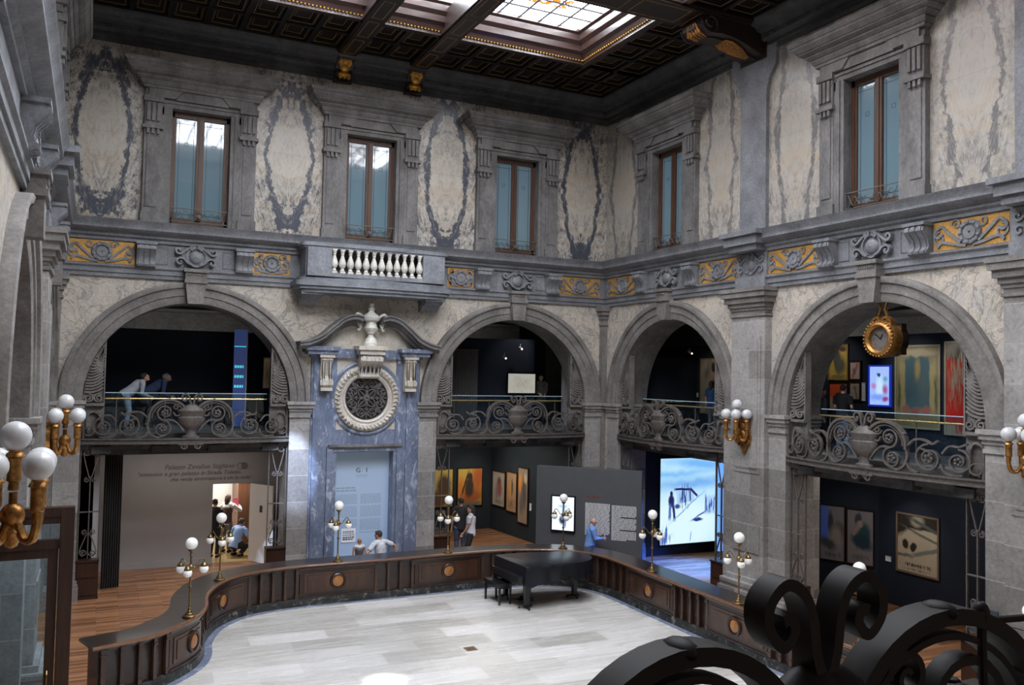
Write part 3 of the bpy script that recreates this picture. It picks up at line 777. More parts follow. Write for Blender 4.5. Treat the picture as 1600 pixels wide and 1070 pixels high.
FP = [(0, Z_CE-.06), (.16, Z_CE-.06), (.16, Z_CE+.0), (.20, Z_CE+.03), (.24, Z_CE+.14), (.34, Z_CE+.20), (.36, Z_CE+.34), (.46, Z_CE+.42), (.48, Z_CE+.56), (.56, Z_CE+.60), (.56, Z_CE+.68), (0, Z_CE+.68)]
fmb = MB(frW); bd = MB(frW)
k = len(FP); loop = []
for (x, y, dx, dy) in ((SX0-.18, SY0-.18, 1, 1), (SX1+.18, SY0-.18, -1, 1), (SX1+.18, SY1+.18, -1, -1), (SX0-.18, SY1+.18, 1, -1)):
    loop += [(x+dx*p, y+dy*p, z) for p, z in FP]
fs = []
for i in range(4):
    j = (i+1) % 4
    for q in range(k): fs.append((i*k+q, i*k+(q+1) % k, j*k+(q+1) % k, j*k+q))
fmb.add(loop, fs); fmb.build('skylight_frame', M['skyframe'], sk, smooth=False)
for i in range(110):
    x = SX0 + (SX1-SX0)*(i+.5)/110; bd.ell((x, SY1-.02, Z_CE+.015), (.026,.026,.022), 6, 4)
for i in range(150):
    y = SY0 + (SY1-SY0)*(i+.5)/150; bd.ell((SX1-.02, y, Z_CE+.015), (.026,.026,.022), 6, 4)
bd.build('bead_row', M['gold'], sk)
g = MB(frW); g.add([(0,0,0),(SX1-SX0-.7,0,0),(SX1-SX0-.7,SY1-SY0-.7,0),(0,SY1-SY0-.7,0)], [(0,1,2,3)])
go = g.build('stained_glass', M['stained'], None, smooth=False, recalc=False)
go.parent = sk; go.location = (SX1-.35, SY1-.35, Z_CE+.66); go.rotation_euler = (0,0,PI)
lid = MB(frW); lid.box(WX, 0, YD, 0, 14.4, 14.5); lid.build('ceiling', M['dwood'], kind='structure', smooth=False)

def make_console_beam():
    """gilded console at the wall, carrying a beam end"""
    t = thing('ceiling_console', 'dark carved ceiling console with gilded acanthus above the middle window, left one of the pair', 'console', group=None)
    m_ = MB()
    pr = [(0, -.62), (.10, -.62), (.20, -.56), (.24, -.44), (.22, -.36), (.30, -.24), (.42, -.16), (.52, -.10), (.58, 0), (0, 0)]
    m_.prof(pr, -.22, .22); m_.box(-.26, .26, 0, .66, -.02, .06); m_.box(-.24, .24, 0, .14, -.66, -.58)
    m_.build('console_body', M['beamwood'], t)
    g = MB()
    for i in range(7):
        a = -.8 + 1.6*i/6; g.tube([(sin(a)*.03, .22, -.50), (sin(a)*.12, .29, -.36), (sin(a)*.19, .37, -.22), (sin(a)*.17, .43, -.14)], [.02, .032, .03, .01], 6)
    g.ell((0, .29, -.30), (.15,.09,.15), 10, 6, frA); g.ell((0, .26, -.50), (.18,.07,.09), 10, 6, frA)
    for i in (-1, 0, 1): g.ell((i*.13, .34, -.20), (.06,.06,.09), 8, 6, frA); g.ell((i*.11, .28, -.58), (.05,.05,.05), 8, 6, frA)
    g.build('gilded_leaf', M['gold'], t)
    return t
c0 = make_console_beam(); c0.location = (-8.17, 0, Z_CE-.02)
dup(c0, (-6.24, 0, Z_CE-.02), label='dark carved ceiling console with gilded acanthus above the middle window, right one of the pair')
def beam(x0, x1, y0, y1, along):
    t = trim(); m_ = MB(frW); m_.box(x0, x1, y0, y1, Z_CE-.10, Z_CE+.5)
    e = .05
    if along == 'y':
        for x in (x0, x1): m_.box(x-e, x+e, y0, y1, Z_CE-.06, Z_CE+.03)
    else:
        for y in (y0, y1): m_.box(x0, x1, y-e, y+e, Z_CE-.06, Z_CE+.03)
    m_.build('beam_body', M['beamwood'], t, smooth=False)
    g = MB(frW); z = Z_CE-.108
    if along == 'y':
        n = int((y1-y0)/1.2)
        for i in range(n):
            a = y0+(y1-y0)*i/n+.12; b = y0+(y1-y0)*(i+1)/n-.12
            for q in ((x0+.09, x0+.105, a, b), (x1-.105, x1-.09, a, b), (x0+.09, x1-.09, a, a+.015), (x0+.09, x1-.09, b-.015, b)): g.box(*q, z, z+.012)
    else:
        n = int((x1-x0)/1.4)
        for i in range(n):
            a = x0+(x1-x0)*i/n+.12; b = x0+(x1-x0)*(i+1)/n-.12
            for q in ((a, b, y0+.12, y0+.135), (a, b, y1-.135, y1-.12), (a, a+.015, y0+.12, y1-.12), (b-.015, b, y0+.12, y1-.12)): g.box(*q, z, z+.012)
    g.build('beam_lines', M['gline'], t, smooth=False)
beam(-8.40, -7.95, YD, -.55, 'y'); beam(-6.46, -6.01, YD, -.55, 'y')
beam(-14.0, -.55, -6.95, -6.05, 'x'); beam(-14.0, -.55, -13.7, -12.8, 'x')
def big_console():
    t = thing('ceiling_console', 'large dark scrolled ceiling bracket with gilded leaf on the right wall pilaster', 'console')
    m_ = MB()
    pr = [(0, -.70), (.35, -.62), (.70, -.50), (1.05, -.42), (1.35, -.40), (1.62, -.44), (1.80, -.40), (1.90, -.28), (1.90, -.12), (1.80, .0), (0, 0)]
    m_.prof(pr, -.36, .36)
    m_.prof([(p[0]+.02, p[1]-.03) for p in pr[:-2]] + [(1.8, -.1), (0, -.1)], -.12, .12)
    for s in (-1, 1):
        path = spiral(1.66, -.22, .24, .05, 1.6, 0, 26, -1)
        m_.tube([(s*.37, p[0], p[1]) for p in path], .035, 6)
    m_.prof([(0,-.74), (.12,-.74), (.12,.0), (0,0)], -.44, .44)
    m_.build('bracket_body', M['beamwood'], t)
    g = MB()
    for i in range(7):
        a = -.9+1.8*i/6; g.tube([(sin(a)*.05, .32, -.66), (sin(a)*.2, .62, -.56), (sin(a)*.27, .95, -.47), (sin(a)*.22, 1.1, -.44)], [.03,.05,.045,.012], 6)
    g.build('gilded_leaf', M['gilt'], t); g = MB()
    for i in range(5):
        a = -.8+1.6*i/4; g.tube([(sin(a)*.22, 1.62, -.46), (sin(a)*.25, 1.84, -.40), (sin(a)*.2, 1.93, -.2)], [.02,.05,.02], 6)
    g.build('gilded_leaf', M['gilt'], t); return t
b0 = big_console(); loc, rz = wallpos('B', -6.50, Z_CE-.04); b0.location = loc; b0.rotation_euler = (0,0,rz)
# ------------------------------------------------------------------ doorcase between the two arches of the back wall
NX = -7.30
niche = trim((NX, 0, 0))
def NB_(): return MB(lambda u, w, v: (NX+u, -w, v))
m_ = NB_()
m_.box(-1.45, -.80, -.02, .10, .0, 5.78); m_.box(.80, 1.45, -.02, .10, .0, 5.78)
m_.box(-.80, .80, -.02, .06, 3.22, 3.78); m_.box(-.9, .9, -.02, .03, 3.7, 5.75)
for s in (-1, 1):
    a, b = sorted((s*.84, s*1.02)); m_.box(a, b, -.02, .16, .0, 3.36)
    a, b = sorted((s*1.08, s*1.40)); m_.box(a, b, .10, .15, .55, 5.72)
    a, b = sorted((s*1.0, s*1.47)); m_.box(a, b, -.02, .22, 0, .42); m_.box(a, b, -.02, .18, .42, .5)
    a, b = sorted((s*.76, s*.86)); m_.box(a, b, -.30, .11, .0, 3.22)
m_.box(-1.02, 1.02, -.02, .14, 3.22, 3.36); m_.box(-.86, .86, -.30, .04, 3.20, 3.24)
m_.build('blue_marble_frame', M['bard'], niche)
d = NB_(); d.box(-.98, .98, .0, .20, 3.34, 3.40); d.box(-.94, .94, .0, .17, 3.30, 3.34); d.build('door_cornice', M['stone2'], niche)
p = NB_(); p.box(-.80, .80, .02, .05, 3.72, 5.70); p.build('pale_panel', M['cream'], niche)
r = NB_(); RC = 4.60
r.ring(0, RC, [(.87, .04), (.87, .09), (.93, .11), (.97, .09), (.97, .04)], 0, 2*PI, 48, closed=True); r.build('blue_ring', M['bard'], niche)
r = NB_()
r.ring(0, RC, [(.575, .0), (.575, .10), (.63, .13), (.65, .10), (.68, .10), (.71, .16), (.80, .18), (.86, .13), (.87, .04)], 0, 2*PI, 56, closed=True)
for i in range(44):
    a = 2*PI*i/44; b = a+.05
    r.tube([(.70*cos(a), .16, RC+.70*sin(a)), (.77*cos(b), .20, RC+.77*sin(b)), (.85*cos(a), .15, RC+.85*sin(a))], [.012,.034,.018], 6)
r.build('wreath_frame', M['cream'], niche)
g = NB_(); g.ring(0, RC, [(0.001, .03), (0.001, .056), (.59, .056), (.59, .03)], 0, 2*PI, 32, closed=True); g.build('dark_opening', plain('dark_brown_void', (.022,.015,.012), .8), niche)  # flat dark disc stands in for the opening's unlit depth
g = NB_()
for q in range(4):
    c, s_ = cos(q*PI/2+PI/4), sin(q*PI/2+PI/4)
    def rot(pts): return [(p[0]*c-p[1]*s_, RC+p[0]*s_+p[1]*c) for p in pts]
    for sg in (-1, 1):
        g.strap(rot([(x, sg*y) for x, y in spiral(.36, .15, .15, .03, 1.7, PI, 26, -1)]), .028, .057, .10)
        g.strap(rot([(x, sg*y) for x, y in cat([(.05,.02),(.14,.1),(.24,.07),(.33,.01),(.45,.04),(.55,.01)], 5)]), .024, .057, .10)
    g.strap(rot([(.08,0),(.57,0)]), .024, .057, .10)
    c, s_ = cos(q*PI/2), sin(q*PI/2)
    for sg in (-1, 1): g.strap(rot([(x, sg*y) for x, y in spiral(.40, .11, .11, .02, 1.5, 0, 20, 1)]), .022, .057, .10)
    g.strap(rot([(.1,0),(.57,0)]), .02, .057, .10)
g.ring(0, RC, [(.02,.057),(.02,.12),(.08,.11),(.10,.057)], 0, 2*PI, 16, closed=True); g.ring(0, RC, [(.555,.05),(.555,.09),(.58,.09),(.58,.05)], 0, 2*PI, 40, closed=True)
g.build('iron_grille', M['iron'], niche)
e = NB_()
e.box(-1.50, 1.50, -.02, .16, 5.62, 5.86); 
for s in (-1, 1):
    a, b = sorted((s*.86, s*1.62)); e.box(a, b, -.02, .40, 5.70, 5.80); e.box(a-.05, b+.05, -.02, .46, 5.80, 5.90)
e.build('entablature_blocks', M['bard'], niche)
for s in (-1, 1):
    k = NB_(); path = cat([(s*1.86, 5.93), (s*1.60, 5.98), (s*1.30, 6.12), (s*1.02, 6.36), (s*.74, 6.58), (s*.46, 6.66), (s*.26, 6.62)], 6)
    k.strap(path, .10, .0, .56); k.strap([(p[0], p[1]-.085) for p in path], .08, .0, .44); k.strap([(p[0]-s*.02, p[1]-.16) for p in path[4:]], .09, .0, .32); k.strap([(p[0], p[1]+.06) for p in path], .04, .0, .60)
    k.build('swan_neck_pediment', M['stone2'], niche)
k = NB_(); k.poly([(p[0], p[1]) for p in cat([(-1.5,5.86),(-1.02,6.28),(-.74,6.5),(-.3,6.56),(.3,6.56),(.74,6.5),(1.02,6.28),(1.5,5.86)], 5)], -.01, .08); k.build('pediment_back', M['cream'], niche)
for s in (-1, 1):
    k = NB_(); c = s*1.12
    pr = [(.10, 4.86), (.26, 4.84), (.35, 4.92), (.36, 5.04), (.28, 5.10), (.21, 5.16), (.21, 5.32), (.27, 5.46), (.34, 5.56), (.33, 5.66), (.10, 5.66)]
    k.prof(pr, c-.145, c+.145); k.box(c-.19, c+.19, .08, .38, 5.62, 5.70)
    k.tube([(c-.165, .27, 4.97), (c+.165, .27, 4.97)], .085, 12); k.tube([(c-.155, .27, 5.57), (c+.155, .27, 5.57)], .06, 10)
    for i in (-1, 1): k.prof([(p[0]+.02, p[1]) for p in pr[1:-1]], c+i*.085-.025, c+i*.085+.025)
    k.box(c-.15, c+.15, .14, .34, 4.78, 4.86)
    k.build('carved_bracket', M['cream'], niche)
k = NB_()
pr = [(.06, 5.10), (.22, 5.10), (.30, 5.16), (.30, 5.24), (.24, 5.30), (.28, 5.36), (.42, 5.44), (.52, 5.56), (.52, 5.66), (.46, 5.72), (.06, 5.72)]
k.prof(pr, -.27, .27); k.tube([(-.30,.40,5.60),(.30,.40,5.60)], .11, 12); k.tube([(-.25,.26,5.18),(.25,.26,5.18)], .07, 10)
for i in range(5): k.prof([(p[0]+.02, p[1]) for p in pr[1:-1]], -.25+.11*i, -.19+.11*i)
k.box(-.33, .33, .04, .56, 5.72, 5.84); k.box(-.38, .38, .04, .62, 5.84, 5.94)
k.build('urn_console', M['cream'], niche)
urn = thing('stone_urn', 'cream carved stone urn with two scroll handles standing over the doorway pediment', 'urn', (NX+.0, -.32, 5.94))
u = MB(frW); u.lathe([(0,0),(.22,0),(.22,.10),(.19,.12),(.17,.20),(.085,.30),(.075,.36),(.12,.38),(.12,.42),(.18,.47),(.205,.54),(.17,.60),(.155,.66),(.15,.72),(.25,.78),(.27,.86),(.21,.93),(.14,.97),(.09,1.02),(.07,1.06),(.11,1.09),(.09,1.14),(.065,1.18),(0,1.2)], n=24)
u.v = [(p[0]*.87, p[1]*.87, p[2]*.87) for p in u.v]; u.build('urn_body', M['white_marble'], urn, local=True)
for s in (-1, 1):
    h = MB(frW); h.tube([(s*x, 0, z) for x, z in cat([(.24,.84),(.30,.90),(.40,.95),(.47,.88),(.44,.76),(.36,.66),(.33,.54),(.36,.47),(.41,.50)], 5)], [.045]*10+[.05]*20+[.03]*11, 8); h.v = [(p[0]*.87, p[1]*.87, p[2]*.87) for p in h.v]; h.build('urn_handle', M['white_marble'], urn, local=True)
f = MB(frW)
for i in range(6): a = 2*PI*i/6; f.ell((.05*cos(a), .05*sin(a), 1.24), (.032,.032,.055), 8, 6)
f.v = [(p[0]*.87, p[1]*.87, p[2]*.87) for p in f.v]; f.build('urn_finial', M['white_marble'], urn, local=True)

# ------------------------------------------------------------------ stone balcony above
bal = thing('stone_balcony', 'grey stone balcony with white balusters under the middle upper window', 'balcony', (NX, 0, 7.2))
def BB(): return MB(lambda u, w, v: (NX+u, -w, v))
def bow(hw, d, n=12):
    """plan outline with rounded front corners and a shallow bow"""
    pts = [(-hw, .06), (-hw, d*.72)]
    pts += [(-hw+.16*(1-cos(PI/2*i/4)), d*.72+.28*d*.55*sin(PI/2*i/4)) for i in range(1, 5)]
    pts += [(-hw+.16+(2*hw-.32)*i/n, d*.874+.10*sin(PI*i/n)) for i in range(1, n)]
    pts += [(-a, b) for a, b in pts[1:6][::-1]] + [(hw, .06)]
    return pts
def slab(hw, d, z0, z1, mat_, name):
    b = MB(frW); b.plan([(NX+a, -c) for a, c in bow(hw, d)], z0, z1); return b
s = MB(frW)
for hw, d, z0, z1 in ((1.93, .84, 7.22, 7.30), (2.00, .90, 7.30, 7.38), (2.06, .95, 7.38, 7.50), (1.98, .90, 7.50, 7.58), (1.88, .84, 7.58, 7.64)): s.plan([(NX+a, -c) for a, c in bow(hw, d)], z0, z1)
s.build('balcony_slab', M['bal_stone'], bal)
s = MB(frW)
for hw, d, z0, z1 in ((1.90, .86, 8.32, 8.37), (1.94, .89, 8.37, 8.43), (1.90, .86, 8.43, 8.47)): s.plan([(NX+a, -c) for a, c in bow(hw, d)], z0, z1)
s.build('balcony_coping', M['bal_stone'], bal)
s = BB(); s.box(-1.78, 1.78, .70, .84, 7.62, 7.72)
s.build('baluster_plinth', M['bal_stone'], bal)
for q in (-1, 1):
    s = BB(); a, b = sorted((q*1.20, q*1.80)); s.box(a, b, .62, .85, 7.62, 8.33); a, b = sorted((q*1.70, q*1.82)); s.box(a, b, .06, .72, 7.62, 8.33); s.build('pedestal', M['bal_stone'], bal)
def baluster_mb():
    b = MB(frW); h = .60
    b.box(-.068, .068, -.068, .068, 0, .045); b.box(-.06, .06, -.06, .06, .565, .60)
    b.lathe([(.045,.045),(.06,.07),(.045,.10),(.035,.12),(.065,.15),(.088,.20),(.092,.25),(.07,.33),(.040,.42),(.034,.45),(.05,.47),(.036,.49),(.055,.53),(.058,.565)], n=14); return b
bo = baluster_mb().build('baluster', M['white_marble'], None, local=True); bo.parent = bal
nb = 12
for i in range(nb):
    x = -1.12 + 2.24*i/(nb-1)
    o = bo if i == 0 else bo.copy()
    if i: COL.objects.link(o); o.parent = bal
    o.location = (x, -.77, .52)
for q in (-1, 1):
    s = BB(); c = q*1.62; s.prof([(.06,6.92),(.20,6.92),(.30,6.98),(.34,7.04),(.56,7.10),(.64,7.16),(.64,7.23),(.06,7.23)], c-.24, c+.24); s.box(c-.28, c+.28, .06, .7, 7.17, 7.23); s.build('balcony_bracket', M['bal_stone'], bal)

# ------------------------------------------------------------------ jamb screens inside the lower arches
def make_jamb(sg):
    """sg = +1: standing at the left jamb (free edge on the right)"""
    t = thing('jamb_screen', 'x', 'screen')
    hw = .235
    def J(): return MB(lambda u, w, v: (u, -(w+.24), v))
    p = J(); top = lambda u: ZS + math.sqrt(max(0, RI**2 - (RI-.47/2-u*sg*1.0)**2))
    us = [-hw + 2*hw*i/8 for i in range(9)]
    outl = [(-hw, ZS-.1), (hw, ZS-.1)] + [(u, top(u)-.01) for u in us[::-1]]
    p.poly(outl, -.42, -.32)
    n = 13
    for i in range(n):
        f = i/(n-1); zs = ZS+.20+.80*f; us_ = sg*(RI-.235-math.sqrt(RI*RI-(zs-ZS)**2)) + sg*.035
        ue, ze = sg*(hw-.045), ZS+.30+1.0*f
        du, dz = ue-us_, ze-zs
        path = cat([(us_, zs), (us_+du*.35, zs+dz*.12-.02), (us_+du*.72, zs+dz*.5-.02), (ue, ze)], 5)
        p.strap(path, .042, -.33, -.275)
    p.box(min(sg*hw, sg*(hw-.03)), max(sg*hw, sg*(hw-.03)), -.44, -.27, ZS-.1, top(sg*hw)-.01)
    p.build('fluted_shell', M['shell'], t)
    v = J()
    for s in (-1, 1): v.strap(spiral(s*.10, ZS+.06, .10, .02, 1.6, PI/2, 22, s), .032, -.34, -.24)
    v.box(-hw, hw, -.44, -.24, ZS-.12, ZS-.06)
    v.build('shell_volutes', M['shell'], t)
    k = J(); k.box(-hw, hw, -.44, -.34, 3.60, ZS-.08)
    o = cat([(-.02,.70),(.11,.62),(.14,.42),(.09,.22),(-.02,.18),(-.12,.24),(-.14,.45),(-.10,.64),(-.02,.70)], 5)
    k.strap([(q[0]+.02, 3.55+q[1]) for q in o[:-1]], .035, -.34, -.26, closed=True)
    for s in (-1, 1): k.strap(spiral(s*.09, 3.68, .085, .02, 1.4, PI/2, 18, s), .028, -.34, -.27)
    k.build('shield_panel', M['shell'], t)
    i_ = J()
    for s in (-1, 1):
        i_.box(s*.21-.012, s*.21+.012, -.35, -.31, .86, 3.46)
        i_.strap(spiral(s*.085, 3.30, .085, .018, 1.5, PI/2, 20, s), .024, -.34, -.31)
        i_.strap([(s*.16, 3.30), (s*.10, 3.02), (s*.02, 2.72)], .022, -.34, -.31)
        i_.strap(spiral(s*.07, 2.68, .06, .015, 1.3, PI/2, 16, -s), .02, -.34, -.31)
        i_.strap(spiral(s*.08, 1.50, .06, .015, 1.3, -PI/2, 16, s), .02, -.34, -.31)
        i_.strap(cat([(s*.02, 1.48), (s*.10, 1.28), (s*.17, 1.05), (s*.10, .94)], 5), .022, -.34, -.31)
        i_.strap(spiral(s*.09, 1.02, .075, .015, 1.4, PI, 18, s), .022, -.34, -.31)
    i_.box(-.012, .012, -.345, -.30, .9, 2.75); i_.box(-.21, .21, -.345, -.305, 1.94, 1.965); i_.ell((0, -.32, 3.44), (.03,.03,.06), 8, 6, None); i_.ell((0, -.32, 1.95), (.03,.03,.03), 8, 6, None)
    i_.build('iron_ornament', M['iron'], t)
    w = J(); w.box(-hw, hw, -.46, -.20, 0, .86); w.box(-hw+.03, hw-.03, -.20, -.18, .10, .44); w.box(-hw+.03, hw-.03, -.20, -.18, .50, .80); w.box(-hw-.01, hw+.01, -.46, -.17, .84, .88); w.box(-hw-.01, hw+.01, -.46, -.18, 0, .06)
    w.build('wooden_base', M['doorwood'], t)
    return t
jl = make_jamb(1); jr = make_jamb(-1)
bayname = {('A',0): 'arch over the pale lettered wall', ('A',1): 'arch over the teal gallery', ('B',0): 'arch over the bright projection', ('B',1): 'arch with the hanging clock'}
usedl = usedr = False
for (w, i), nm in bayname.items():
    c = ARCH[w][i]
    for side in ('L', 'R'):
        d_ = -1 if side == 'L' else 1
        if w == 'A': u = c + d_*(RI-.236)
        else: u = c - d_*(RI-.236)
        loc, rz = wallpos(w, u); lab = 'dark fluted shell and iron screen, %s jamb of the %s' % ('near' if (w == 'B' and side == 'R') else 'far' if w == 'B' else 'left' if side == 'L' else 'right', nm)
        src = jl if side == 'L' else jr
        used = usedl if side == 'L' else usedr
        if not used:
            src.location = loc; src.rotation_euler = (0,0,rz); src['label'] = lab; src['group'] = 'shell screens in the arches'
        else: dup(src, loc, rz, label=lab)
        if side == 'L': usedl = True
        else: usedr = True

# ------------------------------------------------------------------ wrought iron balustrades (bowed)
LEDGE = 3.50
def make_balustrade(mi, name, label):
    t = thing(name, label, 'balustrade', (0,0,0))
    B_ = lambda u: .05 + .30*max(0.0, 1-(u/2.33)**2)
    F = lambda u, w, v: (u, -(B_(u)+w), v)
    l = MB(F); N = 24
    for (w0, w1, z0, z1) in ((-.35, .07, .0, .04), (-.35, .04, .04, .10), (-.35, .07, .10, .13)):
        for i in range(N):
            a, b = -RI+2*RI*i/N, -RI+2*RI*(i+1)/N; l.box(a, b, w0, w1, z0, z1)
    l.build('ledge', mi, t, smooth=False, local=True)
    th = (-.03, .035)
    def spi(o, cu, cv, r, tn, a0, s, wd=.034): o.strap(spiral(cu, cv, r, r*.16, tn, a0, 30, s), [wd*(1-.35*i/30) for i in range(31)], *th)
    for s in (-1, 1):
        S = lambda P: [(s*p[0], p[1]) for p in P]
        o = MB(F)
        big = arc(.50, .60, .43, -.15, PI+.25, 26)
        o.strap(S(big), .05, -.05, .055); o.strap(S(arc(.50, .60, .365, 0, PI, 22)), .022, *th)
        for a in (.55, PI/2, PI-.55): o.ell((s*(.50+.44*cos(a)), .0, .60+.44*sin(a)), (.045,.065,.03), 8, 6, F)
        o.strap(S(cat([(.93,.55),(.95,.40),(.88,.24),(.74,.16),(.60,.20)], 5)), .042, *th)
        o.build('great_arc', mi, t, local=True)
        q = MB(F)
        spi(q, s*.58, .74, .19, 1.7, -PI/2, s); spi(q, s*.64, .36, .21, 1.7, PI/2, s)
        q.strap(S(cat([(.16,.30),(.28,.46),(.42,.56),(.58,.55)], 5)), .036, *th); q.strap(S(cat([(.10,.88),(.20,.72),(.34,.66),(.40,.74)], 5)), .032, *th)
        for cu, cv in ((.58,.74), (.64,.36)):
            for k in range(5):
                a = 2*PI*k/5; q.ell((s*(cu+.05*cos(a)), .03, cv+.05*sin(a)), (.03,.03,.03), 6, 4, F)
        spi(q, s*.34, .86, .08, 1.4, 0, -s, .026)
        q.build('inner_scroll', mi, t, local=True)
        q = MB(F)
        spi(q, s*1.36, .42, .26, 1.9, PI/2, s); q.strap(S(cat([(.96,.62),(1.10,.74),(1.28,.74),(1.42,.68),(1.52,.74)], 5)), .036, *th); q.strap(S(cat([(.94,.30),(1.02,.18),(1.16,.14)], 5)), .036, *th)
        for k in range(5): a = 2*PI*k/5; q.ell((s*(1.36+.06*cos(a)), .03, .42+.06*sin(a)), (.035,.03,.035), 6, 4, F)
        q.strap(S(cat([(1.18,.60),(1.30,.56),(1.44,.50)], 5)), .03, *th)
        q.build('middle_scroll', mi, t, local=True)
        q = MB(F)
        spi(q, s*1.88, .40, .22, 1.8, PI/2, -s); q.strap(S(cat([(1.58,.34),(1.64,.20),(1.78,.15),(1.95,.17)], 5)), .034, *th); q.strap(S(cat([(1.60,.52),(1.72,.66),(1.88,.66),(2.02,.72)], 5)), .032, *th)
        for k in range(5): a = 2*PI*k/5; q.ell((s*(1.88+.05*cos(a)), .03, .40+.05*sin(a)), (.03,.03,.03), 6, 4, F)
        q.strap(S(arc(2.17, .30, .10, 0, 2*PI, 18)), .024, *th)
        q.build('end_scroll', mi, t, local=True)
        q = MB(F)
        q.strap(S(cat([(.015,.90),(.04,.98),(.055,1.08),(.09,1.15),(.155,1.18),(.215,1.13),(.215,1.06),(.165,1.01),(.125,1.045),(.135,1.085),(.165,1.08)], 6)), .034, -.04, .045)
        q.build('crest_volute', mi, t, local=True)
        q = MB(F); q.box(min(s*2.26, s*2.30), max(s*2.26, s*2.30), -.02, .02, .13, .98); q.box(min(s*1.0, s*2.3), max(s*1.0, s*2.3), -.012, .012, .80, .825) if False else None
        q.build('end_post', mi, t, local=True)
    v = MB(F)
    v.lathe([(0,.13),(.20,.13),(.20,.18),(.13,.20),(.10,.28),(.12,.34),(.16,.36),(.26,.46),(.31,.56),(.31,.62),(.27,.64),(.27,.68),(.31,.72),(.33,.78),(.28,.80),(.2,.86),(.10,.92),(.04,.94),(0,.94)], (0,0,0), 20, F, 1, .42)
    v.build('iron_vase', mi, t, local=True)
    v = MB(F); 
    for s in (-1, 1): v.strap(spiral(s*.16, -.04, .09, .02, 1.4, PI/2, 18, s), .03, .0, .09)
    v.box(-.28, .28, -.02, .10, -.02, .02); v.build('ledge_scroll', mi, t, local=True)
    return t
rail0 = make_balustrade(M['iron'], 'iron_balustrade', 'wrought iron scroll balustrade, arch over the pale lettered wall')
loc, rz = wallpos('A', ARCH['A'][0], LEDGE, -.05); rail0.location = loc; rail0['group'] = 'iron balustrades of the mezzanine'
for (w, i), nm in list(bayname.items())[1:]:
    loc, rz = wallpos(w, ARCH[w][i], LEDGE, -.05); dup(rail0, loc, rz, label='wrought iron scroll balustrade, ' + nm)
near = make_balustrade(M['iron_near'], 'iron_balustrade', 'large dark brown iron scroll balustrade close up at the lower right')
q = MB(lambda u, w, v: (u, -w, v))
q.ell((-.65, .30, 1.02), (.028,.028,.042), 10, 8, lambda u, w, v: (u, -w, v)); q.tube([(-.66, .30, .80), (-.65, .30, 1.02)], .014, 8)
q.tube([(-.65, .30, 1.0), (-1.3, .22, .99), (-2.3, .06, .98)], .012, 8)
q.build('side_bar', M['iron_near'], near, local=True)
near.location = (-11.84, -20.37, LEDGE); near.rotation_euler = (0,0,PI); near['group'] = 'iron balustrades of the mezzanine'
# ------------------------------------------------------------------ floors and the rooms behind the arches
def sbox(name, mat_, *b, smooth=False):
    m_ = MB(frW)
    for q in (b[0] if isinstance(b[0], list) else b if isinstance(b[0], tuple) else [b]): m_.box(*q)
    return m_.build(name, mat_, kind='structure', smooth=smooth)
sbox('floor', M['fwood'], (-19, 7.5, YD, 9.5, -.12, 0))
ZM = 3.73
# mezzanine slabs round three sides
sbox('floor', M['vault'], [(-19, 6.5, .06, 8.2, 3.36, ZM), (.06, 6.5, YD, .06, 3.36, ZM), (-19, WX-.06, YD, .06, 3.36, ZM)])
sbox('ceiling', M['vault'], [(-19, 7, .3, 8.2, 7.1, 7.25), (.3, 7, YD, .3, 7.1, 7.25), (-19, WX-.3, YD, .3, 7.1, 7.25)])
for (x0, x1, y0, y1) in ((-14.0, -9.2, .25, .55), (-5.3, -.7, .25, .55), (.25, .55, -5.5, -.9), (.25, .55, -12.3, -7.6)):
    t = trim(); m_ = MB(frW); m_.box(x0, x1, y0, y1, 3.22, 3.40)
    if x1-x0 > y1-y0:
        for i in range(4): x = x0+.5+(x1-x0-1)*i/3; m_.box(x-.2, x+.2, y0-.25, y0, 3.28, 3.44)
    else:
        for i in range(4): y = y0+.5+(y1-y0-1)*i/3; m_.box(x0-.25, x0, y-.2, y+.2, 3.28, 3.44)
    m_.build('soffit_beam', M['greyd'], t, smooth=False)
# ground floor, left: pale wall with the open staff door
t = struct('wall_back')
m_ = MB(frW)
m_.box(-13.6, -10.68, 2.8, 2.92, 0, 3.36); m_.box(-9.68, -8.7, 2.8, 2.92, 0, 3.36); m_.box(-10.68, -9.68, 2.8, 2.92, 2.14, 3.36)
m_.box(-13.62, -13.5, .9, 2.9, 0, 3.36); m_.box(-8.82, -8.7, .3, 2.8, 0, 3.36)
m_.build('wall_panel', M['gwall'], t, smooth=False)
b = MB(frW); b.box(-13.5, -10.68, 2.77, 2.80, 0, .16); b.box(-9.68, -8.8, 2.77, 2.8, 0, .16); b.build('baseboard', M['gwall'], t, smooth=False)
T = lambda x, z: Matrix.Translation((x, 2.792, z)) @ Matrix.Rotation(PI/2, 4, 'X')
text_mesh('lettering', 'Palazzo Zevallos Stigliano', .205, M['text_d'], t, T(-11.93, 2.575), italic=.22, fit=1.78)
text_mesh('lettering', '"sontuoso e gran palazzo in Strada Toledo,', .185, M['text_d'], t, T(-12.60, 2.41), italic=.22, fit=2.62)
text_mesh('lettering', 'che rende ammirazione a chi lo vede"', .175, M['text_d'], t, T(-11.78, 2.26), italic=.22, fit=2.12)
g = MB(frA); g.ring(-9.87, 2.62, [(.001, -2.79), (.001, -2.785), (.09, -2.785), (.09, -2.79)], 0, 2*PI, 24, closed=True); g.ring(-9.98, 2.62, [(.075, -2.79), (.075, -2.785), (.09, -2.785), (.09, -2.79)], .6, 2*PI-.6, 20); g.build('round_emblem', M['text_d'], t, smooth=False)
dr = struct('door_1', (-9.68, 2.8, 0), math.atan2(-.70, .41))
